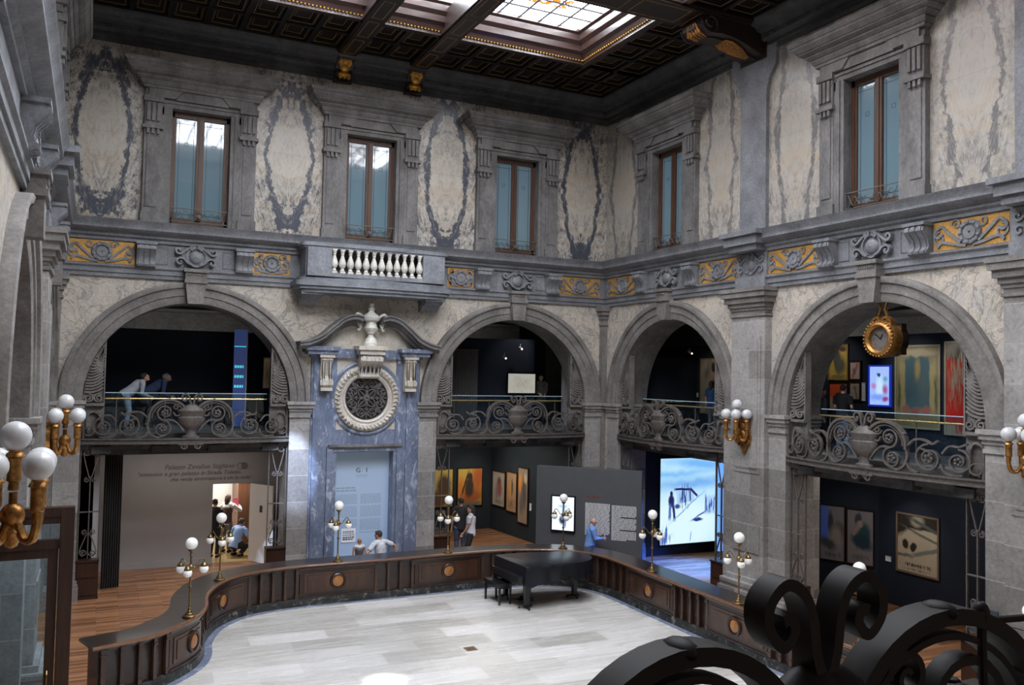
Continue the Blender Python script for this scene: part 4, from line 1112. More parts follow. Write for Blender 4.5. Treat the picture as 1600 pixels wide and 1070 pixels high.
m_ = MB(frW); m_.box(0, .92, -.02, .025, .01, 2.13); m_.build('door_leaf', M['white'], dr, local=True, smooth=False)
m_ = MB(frW); m_.box(.42, .52, -.03, -.02, 1.38, 1.56); m_.build('door_sign', M['text_b'], dr, local=True, smooth=False)
m_ = MB(frW); m_.tube([(.86, -.02, 1.02), (.86, -.07, 1.02), (.76, -.07, 1.02)], .011, 8); m_.build('door_handle', M['brassrail'], dr, local=True)
sbox('wall_back', M['white'], [(-11.6, -8.3, 5.8, 5.9, 0, 2.7), (-11.6, -11.5, 2.92, 5.8, 0, 2.7), (-8.4, -8.3, 2.92, 5.8, 0, 2.7), (-11.6, -8.3, 2.92, 5.9, 2.7, 2.8)])
sbox('floor', M['yfloor'], (-11.5, -8.4, 2.8, 5.8, 0, .004))
wd = thing('wardrobe', 'tall reddish brown wooden wardrobe seen through the open staff door', 'wardrobe', (-9.32, 5.15, 0))
m_ = MB(frW); m_.box(-.40, .30, -.60, .60, 0, 1.95); m_.box(-.43, .32, -.62, .62, 1.95, 2.0); m_.build('carcass', M['ward'], wd, local=True, smooth=False)
for i in range(3):
    y = -.60+.4*i; m_ = MB(frW); m_.box(-.425, -.40, y+.01, y+.39, .06, 1.92); d = m_.build('door', M['ward'], wd, local=True, smooth=False)
    m_ = MB(frW); m_.ell((-.44, y+.35, 1.0), (.018,.018,.018), 8, 6); m_.build('knob', M['brass'], d, local=True)
cu = thing('floor_curtain', 'dark grey floor length curtain beside the pale wall in the left arch', 'curtain', (-13.2, .85, 0))
m_ = MB(frW); pts = [(-.20+.40*i/40, .05*sin(i*1.25)) for i in range(41)]
m_.plan([(p[0], p[1]-.02+.10*i/40) for i, p in enumerate(pts)] + [(p[0], p[1]+.03+.10*(40-i)/40) for i, p in enumerate(pts[::-1])], .01, 3.22); m_.build('curtain_cloth', M['curtain'], cu, local=True)
m_ = MB(frW); m_.tube([(-.24, .03, 3.24), (.24, .10, 3.24)], .02, 8); m_.build('curtain_rod', M['iron'], cu, local=True)
# ground floor gallery behind the right arch of the back wall
sbox('wall_back', M['teal'], [(-8.6, -1.2, 5.16, 5.28, 0, 3.36), (-8.62, -8.5, .3, 5.2, 0, 3.36)])
m_ = MB(frW); m_.plan([(-1.27, 5.2), (-1.08, 2.11), (-.93, .35), (-.80, .35), (-.95, 2.11), (-1.14, 5.2)], 0, 3.36); m_.build('wall_right', M['teal'], kind='structure', smooth=False)
# projection room behind the first arch of the right wall
sbox('wall_right', M['navy2'], [(.95, 4.6, -.72, -.60, 0, 3.36), (4.5, 4.62, -5.4, -.6, 0, 3.36)])
# gallery behind the clock arch
A4, B4 = (2.96, -5.50), (3.55, -6.95)
m_ = MB(frW); m_.plan([A4, B4, (3.55, -13.4), (3.68, -13.4), (3.68, -6.9), (3.08, -5.44)], 0, 3.36); m_.build('wall_right', M['navy'], kind='structure', smooth=False)
sbox('wall_right', M['navy'], [(.5, 4.6, -5.52, -5.40, 0, 3.36), (.5, 3.6, -13.5, -13.4, 0, 3.36)])
# mezzanine back walls
sbox('wall_back', M['navy2'], [(-15, -8.9, 3.4, 3.5, ZM, 6.33), (-9.4, -9.3, .6, 3.4, ZM, 6.9)])
N_ = 16; m_ = MB(frW); pts = [(-4.9+3.75*i/N_, 2.3+.75*sin(PI*i/N_)) for i in range(N_+1)]
m_.plan(pts + [(p[0], p[1]+.12) for p in pts[::-1]], ZM, 6.42); m_.build('wall_back', M['navy'], kind='structure')
sbox('wall_back', M['navy2'], (-1.15, -.2, 3.3, 3.4, ZM, 7.1)); sbox('wall_right', M['gwall'], (-.46, -.30, 1.55, 1.75, ZM, 5.7))
sbox('wall_right', M['navy2'], [(3.0, 3.1, -5.4, 2.0, ZM, 6.3), (.9, 3.1, -.6, -.5, ZM, 5.9)])
sbox('wall_right', M['navy'], [(2.63, 2.75, -12.8, -5.9, ZM, 6.36), (.9, 2.7, -5.9, -5.8, ZM, 6.36)])
sbox('wall_left', M['brownwood'], [(WX-.62, WX-.5, c-RI, c+RI, ZM, 6.9) for c in ARCH['C']])
sbox('wall_left', M['vault'], [(-19.1, -19, YD, 9.5, 0, 7.25)])
sbox('wall_back', M['vault'], [(-19, 7, 8.2, 8.3, 0, 7.25)])
sbox('wall_right', M['vault'], [(6.5, 6.6, YD, 8.2, 0, 7.25)])

# ------------------------------------------------------------------ pictures, screens and panels
def board(name, label, cat_, p0, ux, n_, w, h, mat_, frame=M['doorwood'], fw=.035, group=None, glowing=False, dep=.03):
    """flat framed picture: p0 lower left corner of the image, ux unit vector along it, n_ unit normal (xy)"""
    ang = math.atan2(ux[1], ux[0])
    cx, cy = p0[0]+ux[0]*w/2, p0[1]+ux[1]*w/2
    t = thing(name, label, cat_, (cx, cy, p0[2]), ang, group)
    sgn = 1 if (-ux[1]*n_[0] + ux[0]*n_[1]) > 0 else -1      # local y towards the viewer
    L = lambda u, w_, v: (u, sgn*w_, v)
    m_ = MB(L); x = (-w/2, w/2) if sgn < 0 else (w/2, -w/2)
    m_.quad_uv([(-w/2, dep, 0), (w/2, dep, 0), (w/2, dep, h), (-w/2, dep, h)], [(0,0),(1,0),(1,1),(0,1)] if sgn < 0 else [(1,0),(0,0),(0,1),(1,1)])
    m_.build('screen_image' if glowing else 'printed_sheet', mat_, t, local=True, smooth=False, recalc=False)
    f = MB(L); f.box(-w/2-fw, w/2+fw, .004, dep-.006, -fw, h+fw)
    for q in ((-w/2-fw, -w/2, -fw, h+fw), (w/2, w/2+fw, -fw, h+fw)): f.box(q[0], q[1], .004, dep+.015, q[2], q[3])
    for q in ((-fw, 0), (h, h+fw)): f.box(-w/2, w/2, .004, dep+.015, *q)
    f.build('bezel' if glowing else 'frame', frame, t, local=True, smooth=False)
    return t
K = (.03,.025,.02)
P_soldier = picture('poster_a', (.80,.55,.10), [('e',.5,.25,.6,.25,0,(.42,.12,.03),.4), ('e',.85,.75,.25,.35,0,(.62,.16,.04),.5), ('e',.12,.45,.15,.3,0,(.75,.25,.04),.5), ('e',.5,.78,.1,.12,0,(.05,.03,.02),.2), ('e',.48,.5,.18,.28,0,(.06,.045,.03),.25), ('r',.3,.6,.03,.35,-25,(.07,.03,.02),.3), ('r',.5,.04,.5,.05,0,(.16,.16,.12),.2)])
P_yel = picture('poster_b', (.78,.56,.13), [('e',.7,.55,.25,.3,0,(.09,.05,.02),.3), ('e',.5,.2,.5,.25,0,(.12,.06,.02),.4)])
P_r1 = picture('poster_c', (.50,.46,.38), [('e',.55,.55,.2,.3,10,(.34,.09,.07),.3), ('e',.55,.75,.12,.1,0,(.12,.08,.08),.3), ('e',.35,.4,.12,.25,0,(.25,.22,.2),.4), ('s',.5,.12,.4,.08,0,(.2,.17,.14),.3)])
P_r2 = picture('poster_d', (.52,.33,.17), [('e',.55,.62,.1,.22,0,(.10,.08,.06),.3), ('e',.35,.55,.12,.2,0,(.62,.28,.07),.4), ('s',.5,.2,.42,.14,0,(.22,.13,.08),.3)])
P_r3 = picture('poster_e', (.40,.30,.20), [('e',.25,.72,.22,.16,0,(.75,.28,.05),.3), ('e',.6,.55,.25,.3,0,(.10,.09,.09),.4), ('e',.35,.35,.2,.2,0,(.16,.13,.11),.4), ('e',.75,.82,.15,.1,0,(.6,.5,.36),.3)])
P_snow = picture('poster_f', (.62,.53,.40), [('r',.5,.95,.6,.18,0,K,.1,.03), ('e',.5,.92,.18,.1,0,(.36,.33,.24),.3), ('e',.05,.85,.3,.2,30,K,.2), ('r',.8,.82,.5,.03,-16,(.10,.12,.11),.3,.02), ('r',.62,.68,.5,.016,-14,(.12,.12,.11),.3,.02), ('r',.85,.62,.4,.02,-12,(.16,.18,.16),.4,.02), ('e',.2,.49,.085,.09,30,K,.2), ('e',.4,.45,.08,.075,20,K,.2), ('r',.75,.40,.4,.035,16,(.20,.22,.2),.3,.02), ('r',.15,.28,.2,.03,0,(.17,.19,.17),.3), ('s',.5,.13,.42,.035,0,(.05,.045,.04),.3,.01), ('s',.5,.05,.42,.015,0,(.2,.17,.14),.3,.01)])
P_l1 = picture('poster_g', (.30,.29,.33), [('r',.12,.68,.22,.36,0,(.12,.22,.80),.1,.02), ('e',.42,.7,.1,.2,0,(.06,.06,.07),.3), ('e',.7,.55,.3,.16,0,(.09,.08,.09),.3), ('e',.65,.4,.25,.25,0,(.36,.32,.30),.4), ('e',.3,.3,.35,.1,-10,(.07,.08,.10),.4), ('s',.5,.1,.42,.05,0,(.12,.11,.12),.3,.01)])
P_l2 = picture('poster_h', (.32,.30,.33), [('e',.65,.55,.25,.22,0,(.02,.085,.10),.3), ('e',.55,.42,.4,.14,-10,(.02,.05,.085),.3), ('e',.42,.85,.14,.10,20,(.06,.06,.09),.3), ('e',.48,.76,.10,.07,0,(.40,.31,.25),.3), ('e',.32,.62,.14,.05,30,(.36,.29,.25),.3), ('s',.5,.13,.42,.06,0,(.16,.15,.16),.3,.01)])
P_l0 = picture('poster_i', (.34,.32,.36), [('r',.5,.7,.6,.3,0,(.16,.25,.75),.3)])
P_m1 = picture('poster_j', (.72,.50,.10), [('e',.35,.75,.22,.25,0,(.55,.16,.05),.3), ('e',.45,.55,.2,.4,10,(.09,.10,.10),.3), ('e',.65,.4,.25,.25,0,(.13,.13,.09),.4), ('e',.75,.9,.2,.08,0,(.12,.05,.05),.3), ('r',.5,.06,.4,.05,0,(.28,.22,.08),.3)])
P_m2 = picture('poster_k', (.58,.48,.42), [('r',.5,.5,.12,.5,-35,(.55,.12,.10),.3), ('e',.4,.45,.12,.2,30,(.16,.15,.18),.4)])
P_m3 = picture('poster_l', (.55,.5,.36), [('e',.4,.75,.5,.4,0,(.75,.10,.03),.2), ('e',.6,.4,.3,.3,0,(.06,.05,.05),.3)])
P_m4 = picture('poster_m', (.48,.42,.33), [('r',.6,.4,.08,.4,20,(.16,.16,.10),.4), ('e',.5,.7,.2,.12,0,(.35,.12,.1),.4)])
P_big = picture('poster_n', (.36,.32,.19), [('r',.5,.52,.30,.30,0,(.085,.17,.22),.12,.03), ('e',.5,.79,.34,.10,0,(.085,.17,.22),.2), ('e',.5,.93,.42,.045,0,(.52,.47,.34),.3), ('e',.5,.72,.07,.14,0,(.45,.36,.16),.4), ('e',.62,.5,.12,.16,0,(.12,.19,.22),.5), ('r',.14,.5,.07,.32,0,(.44,.39,.20),.2), ('r',.86,.5,.07,.32,0,(.44,.39,.20),.2), ('r',.07,.4,.03,.2,0,(.13,.16,.07),.4), ('r',.93,.4,.03,.2,0,(.13,.16,.07),.4),
    ('e',.22,.22,.08,.05,0,(.40,.17,.16),.4,.08), ('e',.45,.19,.10,.05,0,(.36,.13,.13),.4,.08), ('e',.72,.2,.11,.05,0,(.40,.16,.15),.4,.08), ('r',.5,.06,.5,.05,0,(.28,.25,.13),.3)])
P_red = picture('poster_o', (.40,.38,.33), [('r',.4,.85,.5,.12,20,(.09,.09,.08),.6,.1), ('r',.5,.33,.6,.22,0,(.62,.02,.015),.1,.04), ('r',.2,.6,.22,.22,0,(.58,.035,.02),.15,.10), ('s',.28,.62,.26,.3,6,(.42,.38,.30),.3,.02), ('r',.7,.62,.10,.2,-8,(.48,.43,.33),.3,.05), ('r',.5,.05,.5,.055,0,(.38,.34,.26),.2), ('s',.35,.06,.14,.10,0,(.5,.03,.02),.3,.02)])
P_woman = picture('poster_p', (.42,.36,.27), [('e',.75,.62,.14,.28,0,(.48,.27,.17),.3), ('e',.75,.85,.12,.10,0,(.05,.03,.02),.2), ('e',.78,.3,.14,.3,0,(.03,.03,.035),.3), ('s',.4,.8,.3,.12,40,(.12,.12,.1),.4)])
n5 = (0,-1); E1 = (1,0)
gp = 'posters in the ground floor gallery'
board('exhibition_poster', 'yellow and orange poster of a dark soldier figure on the teal end wall', 'poster', (-2.50, 5.155, .83), E1, n5, .88, 1.24, P_soldier, group=gp)
board('exhibition_poster', 'yellow poster partly hidden by the right edge of the shell screen in the back gallery', 'poster', (-3.75, 5.155, .83), E1, n5, 1.05, 1.24, P_yel, group=gp)
d2 = ((-1.08+1.27), (2.11-5.16)); L2 = math.hypot(*d2); e2 = (d2[0]/L2, d2[1]/L2); n2 = (e2[1], -e2[0])
for s0, s1, z0, z1, pm, lb in ((.22, 1.05, .87, 1.99, P_r1, 'pale poster with a red figure, first from the end wall on the teal side wall'), (1.2, 1.84, .80, 2.06, P_r2, 'tan poster with a small dark figure, middle of the three on the teal side wall'), (1.96, 2.56, .54, 2.28, P_r3, 'tall narrow poster with an orange disc, nearest of the three on the teal side wall')):
    board('exhibition_poster', lb, 'poster', (-1.27+e2[0]*s0-.003, 5.16+e2[1]*s0, z0), e2, n2, s1-s0, z1-z0, pm, group=gp)
board('wall_caption', 'small white caption card beside the tall narrow poster', 'caption card', (-1.27+e2[0]*2.68, 5.16+e2[1]*2.68, 1.0), e2, n2, .10, .22, M['paper'], fw=.004, dep=.012, frame=M['paper'])
d4 = (B4[0]-A4[0], B4[1]-A4[1]); L4 = math.hypot(*d4); e4 = (d4[0]/L4, d4[1]/L4); n4 = (e4[1], -e4[0])
gq = 'posters in the gallery under the clock'
board('exhibition_poster', 'poster strip in blue at the left end of the slanting navy wall under the clock', 'poster', (A4[0]+e4[0]*.0, A4[1]+e4[1]*.0, 1.05), e4, n4, .09, 1.16, P_l0, group=gq, fw=.012)
board('exhibition_poster', 'poster of seated figures with blue left strip on the slanting navy wall', 'poster', (A4[0]+e4[0]*.14, A4[1]+e4[1]*.14, .80), e4, n4, .60, 1.34, P_l1, group=gq, fw=.025)
board('exhibition_poster', 'poster of a stooping figure in dark teal dress on the slanting navy wall', 'poster', (A4[0]+e4[0]*.82, A4[1]+e4[1]*.82, .80), e4, n4, .62, 1.30, P_l2, group=gq, fw=.025)
board('exhibition_poster', 'framed snow slope poster with two small dark figures under the hanging clock', 'poster', (3.55, -7.52, .88), (0,-1), (-1,0), 1.06, 1.30, P_snow, frame=plain('pale_frame', (.20,.15,.11), .5), group=gq, fw=.045)
board('wall_caption', 'small white caption card left of the snow slope poster', 'caption card', (3.55, -7.17, 1.0), (0,-1), (-1,0), .14, .11, M['paper'], fw=.004, dep=.012, frame=M['paper'])
gm = 'pictures on the mezzanine wall behind the clock'
pale = plain('picture_frame_gold', (.35,.24,.10), .45, .3); dk = M['doorwood']; wf = plain('picture_frame_pale', (.42,.38,.30), .5)
for lb, y0, y1, z0, z1, pm, fr_ in (
    ('yellow poster with dark scribbled figures, upper left on the mezzanine wall behind the clock', -6.27, -6.82, 5.34, 6.14, P_m1, pale),
    ('small cream print with red strokes, upper one between the yellow poster and the blue screen', -6.92, -7.21, 5.34, 5.74, P_m2, dk),
    ('small print with red disc behind the dark haired visitor on the mezzanine', -6.29, -6.82, 4.58, 5.22, P_m3, dk),
    ('small beige print, lower one between the red disc print and the caption strip', -6.92, -7.20, 4.86, 5.24, P_m4, dk),
    ('large pale framed poster of a blue arch with a garland of roses behind the clock', -8.24, -9.32, 4.30, 6.07, P_big, wf),
    ('tall poster with poured red paint at the right of the mezzanine wall', -9.50, -10.35, 4.22, 6.13, P_red, wf)):
    board('exhibition_poster', lb, 'poster', (2.63, y0, z0), (0,-1), (-1,0), y0-y1, z1-z0, pm, frame=fr_, group=gm, fw=.04)
board('wall_caption', 'narrow white caption strip left of the blue lit screen on the mezzanine', 'caption card', (2.63, -7.26, 4.83), (0,-1), (-1,0), .10, .42, M['paper'], fw=.004, dep=.012, frame=M['paper'])
S_vid = picture('screen_a', (.42,.58,1.0), [('e',.5,.45,.18,.3,0,(.55,.78,1.0),.4), ('e',.45,.8,.08,.05,0,(.03,.05,.12),.3), ('e',.2,.5,.12,.08,0,(.5,.2,.5),.5), ('e',.78,.4,.12,.12,0,(.35,.1,.3),.5), ('e',.8,.68,.1,.06,0,(.1,.4,.45),.5), ('e',.4,.2,.4,.08,0,(.2,.35,.95),.5), ('e',.8,.15,.15,.06,0,(.3,.05,.2),.4)], emit=1.0, base2=(.30,.46,1.0))
board('video_screen', 'portrait video screen glowing blue between small prints and the rose garland poster', 'screen', (2.63, -7.50, 4.75), (0,-1), (-1,0), .55, .88, S_vid, frame=glow('bezel_blue', (.01,.03,.35), .8), glowing=True, fw=.04)
S_tan = picture('screen_b', (.62,.60,.52), [('s',.5,.5,.42,.4,90,(.4,.38,.33),.3,.02)], emit=.75)
board('lit_display', 'landscape display with bright cream page on the curved dark mezzanine wall', 'display', (-2.10, 2.25, 4.72), E1, n5, .95, .60, S_tan, frame=M['black'], glowing=True, fw=.05)
board('exhibition_poster', 'poster of a standing woman on the dark mezzanine wall above the projection room', 'poster', (3.0, -.82, 4.25), (0,-1), (-1,0), .80, 1.62, P_woman, frame=pale, fw=.03)
board('wall_caption', 'small white caption card left of the standing woman poster', 'caption card', (3.0, -.58, 4.72), (0,-1), (-1,0), .10, .12, M['paper'], fw=.004, dep=.012, frame=M['paper'])
# projection
S_proj = picture('screen_c', (.56,.87,1.0), [('e',.75,.93,.5,.05,-4,(.20,.50,.95),.6,.05), ('e',.2,.81,.7,.035,3,(.24,.55,.95),.7,.05), ('e',.6,.70,.7,.06,2,(.20,.47,.90),.7,.05), ('e',.35,.22,.8,.34,0,(.74,.96,1.0),.4), ('r',.45,.555,.155,.075,4,(.42,.66,.95),.06,.01), ('s',.43,.555,.15,.075,88,(.03,.06,.28),.25,.01), ('r',.40,.635,.14,.013,-2,(.02,.02,.14),.2,.01), ('r',.60,.595,.085,.016,-36,(.02,.02,.14),.2,.01), ('r',.535,.56,.012,.075,3,(.03,.04,.2),.3,.01),
    ('e',.20,.505,.055,.075,0,(.02,.02,.12),.2,.02), ('e',.20,.59,.026,.03,0,(.02,.02,.12),.2,.01), ('r',.175,.375,.022,.085,-4,(.10,.18,.5),.3,.02), ('r',.245,.375,.022,.10,6,(.02,.03,.2),.3,.02), ('e',.31,.44,.045,.03,0,(.05,.07,.3),.3,.02), ('r',.50,.43,.30,.008,30,(.22,.42,.85),.4,.02),
    ('r',.815,.45,.010,.10,0,(.03,.05,.26),.3,.01), ('r',.90,.44,.08,.10,0,(.42,.66,.98),.2,.02), ('s',.90,.44,.09,.11,86,(.05,.10,.42),.3,.01), ('r',.70,.315,.14,.010,22,(.08,.15,.5),.4,.02), ('e',.67,.265,.09,.020,0,(.02,.04,.24),.3,.03), ('s',.08,.07,.15,.10,45,(.06,.12,.5),.3,.02), ('r',.55,.08,.008,.05,-10,(.2,.35,.8),.4,.01)], emit=1.0, base2=(.38,.69,1.0))
board('projection_screen', 'large bright bluish projection of a snowy field with a hut and standing figure', 'screen', (1.56, -.722, .31), E1, n5, 2.08, 2.56, S_proj, frame=M['black'], glowing=True, fw=.02)
gs = thing('light_panel', 'narrow pale blue glowing panel at the right edge of the projection room', 'light panel', (3.79, -1.05, 0))
m_ = MB(frW); m_.box(-.28, .28, 0, .05, .05, 3.05); m_.build('glowing_face', glow('blue_glow', (.16,.40,1.0), 1.1), gs, local=True, smooth=False)
m_ = MB(frW); m_.box(-.31, .31, .05, .10, 0, 3.1); m_.build('panel_back', M['black'], gs, local=True, smooth=False)
# grey free-standing panel
PA, PB = (-2.62, -.80), (-.62, -2.94); dp = (PB[0]-PA[0], PB[1]-PA[1]); Lp = math.hypot(*dp); ep = (dp[0]/Lp, dp[1]/Lp)
gpnl = thing('display_panel', 'tall grey free-standing exhibition panel with white text and a screen', 'panel', (PA[0], PA[1], 0), math.atan2(ep[1], ep[0]))
m_ = MB(frW); m_.box(0, Lp, 0, .20, 0, 2.79); m_.build('panel_board', M['gpanel'], gpnl, local=True, smooth=False)
rnd = random.Random(3)
for (s0, s1, z0, z1, br) in ((1.40, 2.08, 1.02, 1.88, ()), (2.13, 2.80, .93, 1.86, (8, 17))):
    m_ = MB(frW); n = 25; 
    for i in range(n):
        z = z1 - (z1-z0)*(i+.5)/n; x = s0
        end = s1 - (rnd.random()*.3 if i == n-1 else 0)
        if i in br: end = s0 + .25
        while x < end-.03:
            w_ = min(rnd.uniform(.05, .16), end-x); m_.box(x, x+w_, -.004, 0, z-.0115, z+.0115); x += w_+.012
    m_.build('body_text', M['text_w'], gpnl, local=True, smooth=False)
m_ = MB(frW); m_.box(1.40, 1.55, -.004, 0, 2.02, 2.06); m_.box(1.57, 1.82, -.004, 0, 2.02, 2.06); m_.build('red_heading', M['text_r'], gpnl, local=True, smooth=False)
S_pan = picture('screen_d', (.82,.93,1.0), [('e',.5,.33,.18,.15,20,(.02,.02,.05),.3,.08), ('r',.5,.55,.06,.2,0,(.25,.38,.7),.4,.08), ('e',.5,.72,.22,.05,0,(.35,.5,.85),.5,.1), ('r',.6,.2,.05,.1,0,(.15,.2,.4),.4)], emit=1.3, base2=(.72,.88,1.0))
board('video_screen', 'bright portrait video screen mounted on the grey free-standing panel', 'screen', (PA[0]+ep[0]*.48, PA[1]+ep[1]*.48, 1.09), ep, (ep[1], -ep[0]), .62, .90, S_pan, frame=M['black'], glowing=True, fw=.035, dep=.05)
# pale blue information panel filling the doorway
ip = thing('information_panel', 'tall pale blue information panel filling the doorway under the round grille', 'panel', (NX, .24, 0))
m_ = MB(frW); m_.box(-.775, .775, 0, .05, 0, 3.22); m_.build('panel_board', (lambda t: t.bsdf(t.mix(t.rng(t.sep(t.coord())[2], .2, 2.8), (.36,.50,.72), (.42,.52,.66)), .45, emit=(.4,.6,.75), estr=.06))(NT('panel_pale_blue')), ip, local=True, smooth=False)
TI = lambda x, z: Matrix.Translation((x, -.004, z)) @ Matrix.Rotation(PI/2, 4, 'X')
text_mesh('lettering', 'G', .17, M['text_b'], ip, TI(-.14, 2.64)); text_mesh('lettering', '/', .10, M['text_p'], ip, TI(.02, 2.65)); text_mesh('lettering', 'I', .17, M['text_b'], ip, TI(.13, 2.64))
m_ = MB(frW); m_.box(-.15, .18, -.003, 0, 2.56, 2.575); m_.box(-.13, .15, -.003, 0, 2.52, 2.53); m_.build('small_line', M['text_p'], ip, local=True, smooth=False)
m_ = MB(frW)
for z, e in ((2.24, .42), (2.17, .55)):
    x = -.66
    while x < -.66+e: w_ = rnd.uniform(.05,.13); m_.box(x, x+w_, -.003, 0, z-.018, z+.018); x += w_+.02
m_.build('heading_text', M['text_p'], ip, local=True, smooth=False)
for x0, x1 in ((-.66, -.08), (0.0, .56)):
    m_ = MB(frW); z = 2.06; i = 0
    while z > 1.05:
        i += 1
        if i % 9 == 0: z -= .045
        x = x0
        while x < x1-.02: w_ = min(rnd.uniform(.04,.11), x1-x); m_.box(x, x+w_, -.002, 0, z-.008, z+.008); x += w_+.014
        z -= .033
    m_.build('body_text', M['text_p'], ip, local=True, smooth=False)
sg_ = thing('paper_notice', 'white paper notice stuck low on the pale blue information panel', 'notice', (-7.60, .225, .83))
m_ = MB(frW); m_.box(-.19, .19, 0, .008, 0, .36); m_.build('paper_sheet', M['paper'], sg_, local=True, smooth=False)
m_ = MB(frW)
for z, h, e in ((.28,.02,.28), (.24,.015,.24), (.19,.018,.30), (.13,.03,.30), (.08,.03,.26)):
    x = -.15
    while x < -.15+e: w_ = rnd.uniform(.03,.07); m_.box(x, min(x+w_, .16), -.003, 0, z-h/2, z+h/2); x += w_+.012
m_.build('printed_text', M['text_b'], sg_, local=True, smooth=False)
# mezzanine banner, tan board, curtain
bn = thing('hanging_banner', 'tall dark blue banner with cyan lines in the upper left arch', 'banner', (-10.25, 1.65, ZM), R(-8))
m_ = MB(frW); m_.box(-.16, .16, 0, .03, .05, 2.60); m_.build('banner_cloth', glow('banner_blue', (.03,.05,.16), .55), bn, local=True, smooth=False)
m_ = MB(frW); m_.box(-.15, .15, -.006, 0, 2.14, 2.165)
for z in (1.62, 1.36, 1.10):
    for k in range(4): m_.box(-.13+.065*k, -.13+.065*k+(.05 if k < 3 else .03), -.006, 0, z-.035, z+.035)
m_.build('cyan_marks', glow('cyan_glow', (.06,.50,.62), 1.0), bn, local=True, smooth=False)
m_ = MB(frW); m_.box(.16, .185, -.01, .04, 0, 2.6); m_.build('banner_edge', M['gwall'], bn, local=True, smooth=False)
P_tan = picture('tan_text', (.50,.36,.20), [('s',.5,.5,.4,.42,90,(.16,.11,.07),.3,.02)])
board('text_board', 'narrow tan text board beside the right shell of the left arch', 'board', (-9.72, 1.2, 4.80), E1, n5, .22, .80, P_tan, fw=.015)
m_ = None
cu = thing('gallery_curtain', 'grey pleated curtain at the left of the upper right arch of the back wall', 'curtain', (-3.72, 2.05, ZM))
m_ = MB(frW); pts = [(-.52+1.04*i/60, .045*sin(i*1.3)) for i in range(61)]
m_.plan([(p[0], p[1]) for p in pts] + [(p[0], p[1]+.03) for p in pts[::-1]], .01, 2.28); m_.build('curtain_cloth', plain('curtain_mid_grey', (.115,.108,.108), .9, 0, .15, 8), cu, local=True)
m_ = MB(frW); m_.tube([(-.55, .015, 2.29), (.55, .015, 2.29)], .018, 8); m_.build('curtain_rod', M['iron'], cu, local=True)
# glass guard with brass handrail behind every iron balustrade
def make_guard():
    t = thing('glass_guard', 'x', 'railing'); L = lambda u, w, v: (u, -w, v)
    hw = RI-.48
    m_ = MB(L)
    m_.box(-hw, hw, -.50, -.49, .05, .93); m_.build('glass_sheet', M['glass'], t, smooth=False)
    m_ = MB(L); m_.box(-hw, hw, -.502, -.488, .93, .945); m_.build('glass_edge', glow('glass_edge', (.30,.42,.50), .35), t, smooth=False)  # glow put in for the pale reflection along the glass edge
    m_ = MB(L); m_.tube([(-hw, -.46, .80), (hw, -.46, .80)], .022, 10); m_.build('brass_handrail', M['brassrail'], t)
    for k in range(4): m_ = MB(L); x = -hw+.25+(2*hw-.5)*k/3; m_.tube([(x, -.49, 0), (x, -.49, .80), (x, -.46, .80)], .012, 6); m_.build('post', M['iron'], t)
    return t
g0 = make_guard(); firstg = True
for (w, i), nm in bayname.items():
    loc, rz = wallpos(w, ARCH[w][i], ZM); lb = 'glass guard with brass handrail, ' + nm
    if firstg: g0.location = loc; g0.rotation_euler = (0,0,rz); g0['label'] = lb; g0['group'] = 'glass guards of the mezzanine'; firstg = False
    else: dup(g0, loc, rz, label=lb)
# little spotlights in the galleries
def make_spot(lb, loc, rz=0):
    t = thing('track_spotlight', lb, 'spotlight', loc, rz)
    m_ = MB(frW); m_.tube([(0,0,0), (0,0,-.10)], .012, 6); m_.tube([(0,.06,-.10), (0,-.10,-.16)], .038, 10); m_.build('lamp_body', M['white'], t, local=True)
    m_ = MB(frW); m_.ell((0,-.105,-.162), (.03,.012,.03), 8, 6); m_.build('lamp_lens', glow('lens_glow', (1,.9,.75), 1.5), t, local=True)
for lb, loc in (('small white spotlight above the soldier poster', (-2.15, 4.0, 3.36)), ('small white spotlight high on the curved mezzanine wall, left of the lit display', (-2.25, 2.2, 5.95)), ('small white spotlight above the lit display on the mezzanine', (-1.75, 2.1, 6.25)),
                ('small white spotlight at the ceiling over the grey panel', (-1.1, .9, 3.36)), ('small white spotlight at the left of the slanting navy wall', (2.0, -5.9, 3.36)), ('small white spotlight high on the mezzanine behind the first right wall arch', (2.6, -.75, 6.2))):
    make_spot(lb, loc)
# ------------------------------------------------------------------ counter round the hall
CT = .92
CP = [(-13.59,-7.02),(-13.09,-6.85),(-12.67,-6.64),(-12.22,-6.18),(-11.90,-5.72),(-11.74,-5.30),(-11.66,-4.90),(-11.62,-4.50),(-11.50,-4.02),(-11.23,-3.40),(-10.80,-2.90),(-10.29,-2.62),(-9.42,-2.46),(-8.4,-2.44),(-7.3,-2.44),(-6.0,-2.42),(-4.9,-2.42),(-3.9,-2.55),(-3.1,-2.88),(-2.60,-3.42),(-2.42,-4.15),(-2.42,-5.3),(-2.43,-6.5),(-2.44,-7.9),(-2.46,-9.3),(-2.43,-10.8),(-2.38,-12.2)]
PATH = cat(CP, 8)
S_ = [0.0]
for i in range(1, len(PATH)): S_.append(S_[-1] + math.hypot(PATH[i][0]-PATH[i-1][0], PATH[i][1]-PATH[i-1][1]))
TOT = S_[-1]
def at(s):
    s = max(0, min(TOT-1e-6, s)); i = max(j for j in range(len(S_)-1) if S_[j] <= s); f = (s-S_[i])/max(1e-9, S_[i+1]-S_[i])
    p = [PATH[i][k]+(PATH[i+1][k]-PATH[i][k])*f for k in (0, 1)]
    a, b = PATH[max(i-1,0)], PATH[min(i+2, len(PATH)-1)]; dx, dy = b[0]-a[0], b[1]-a[1]; L = math.hypot(dx, dy)
    return p, (dx/L, dy/L)
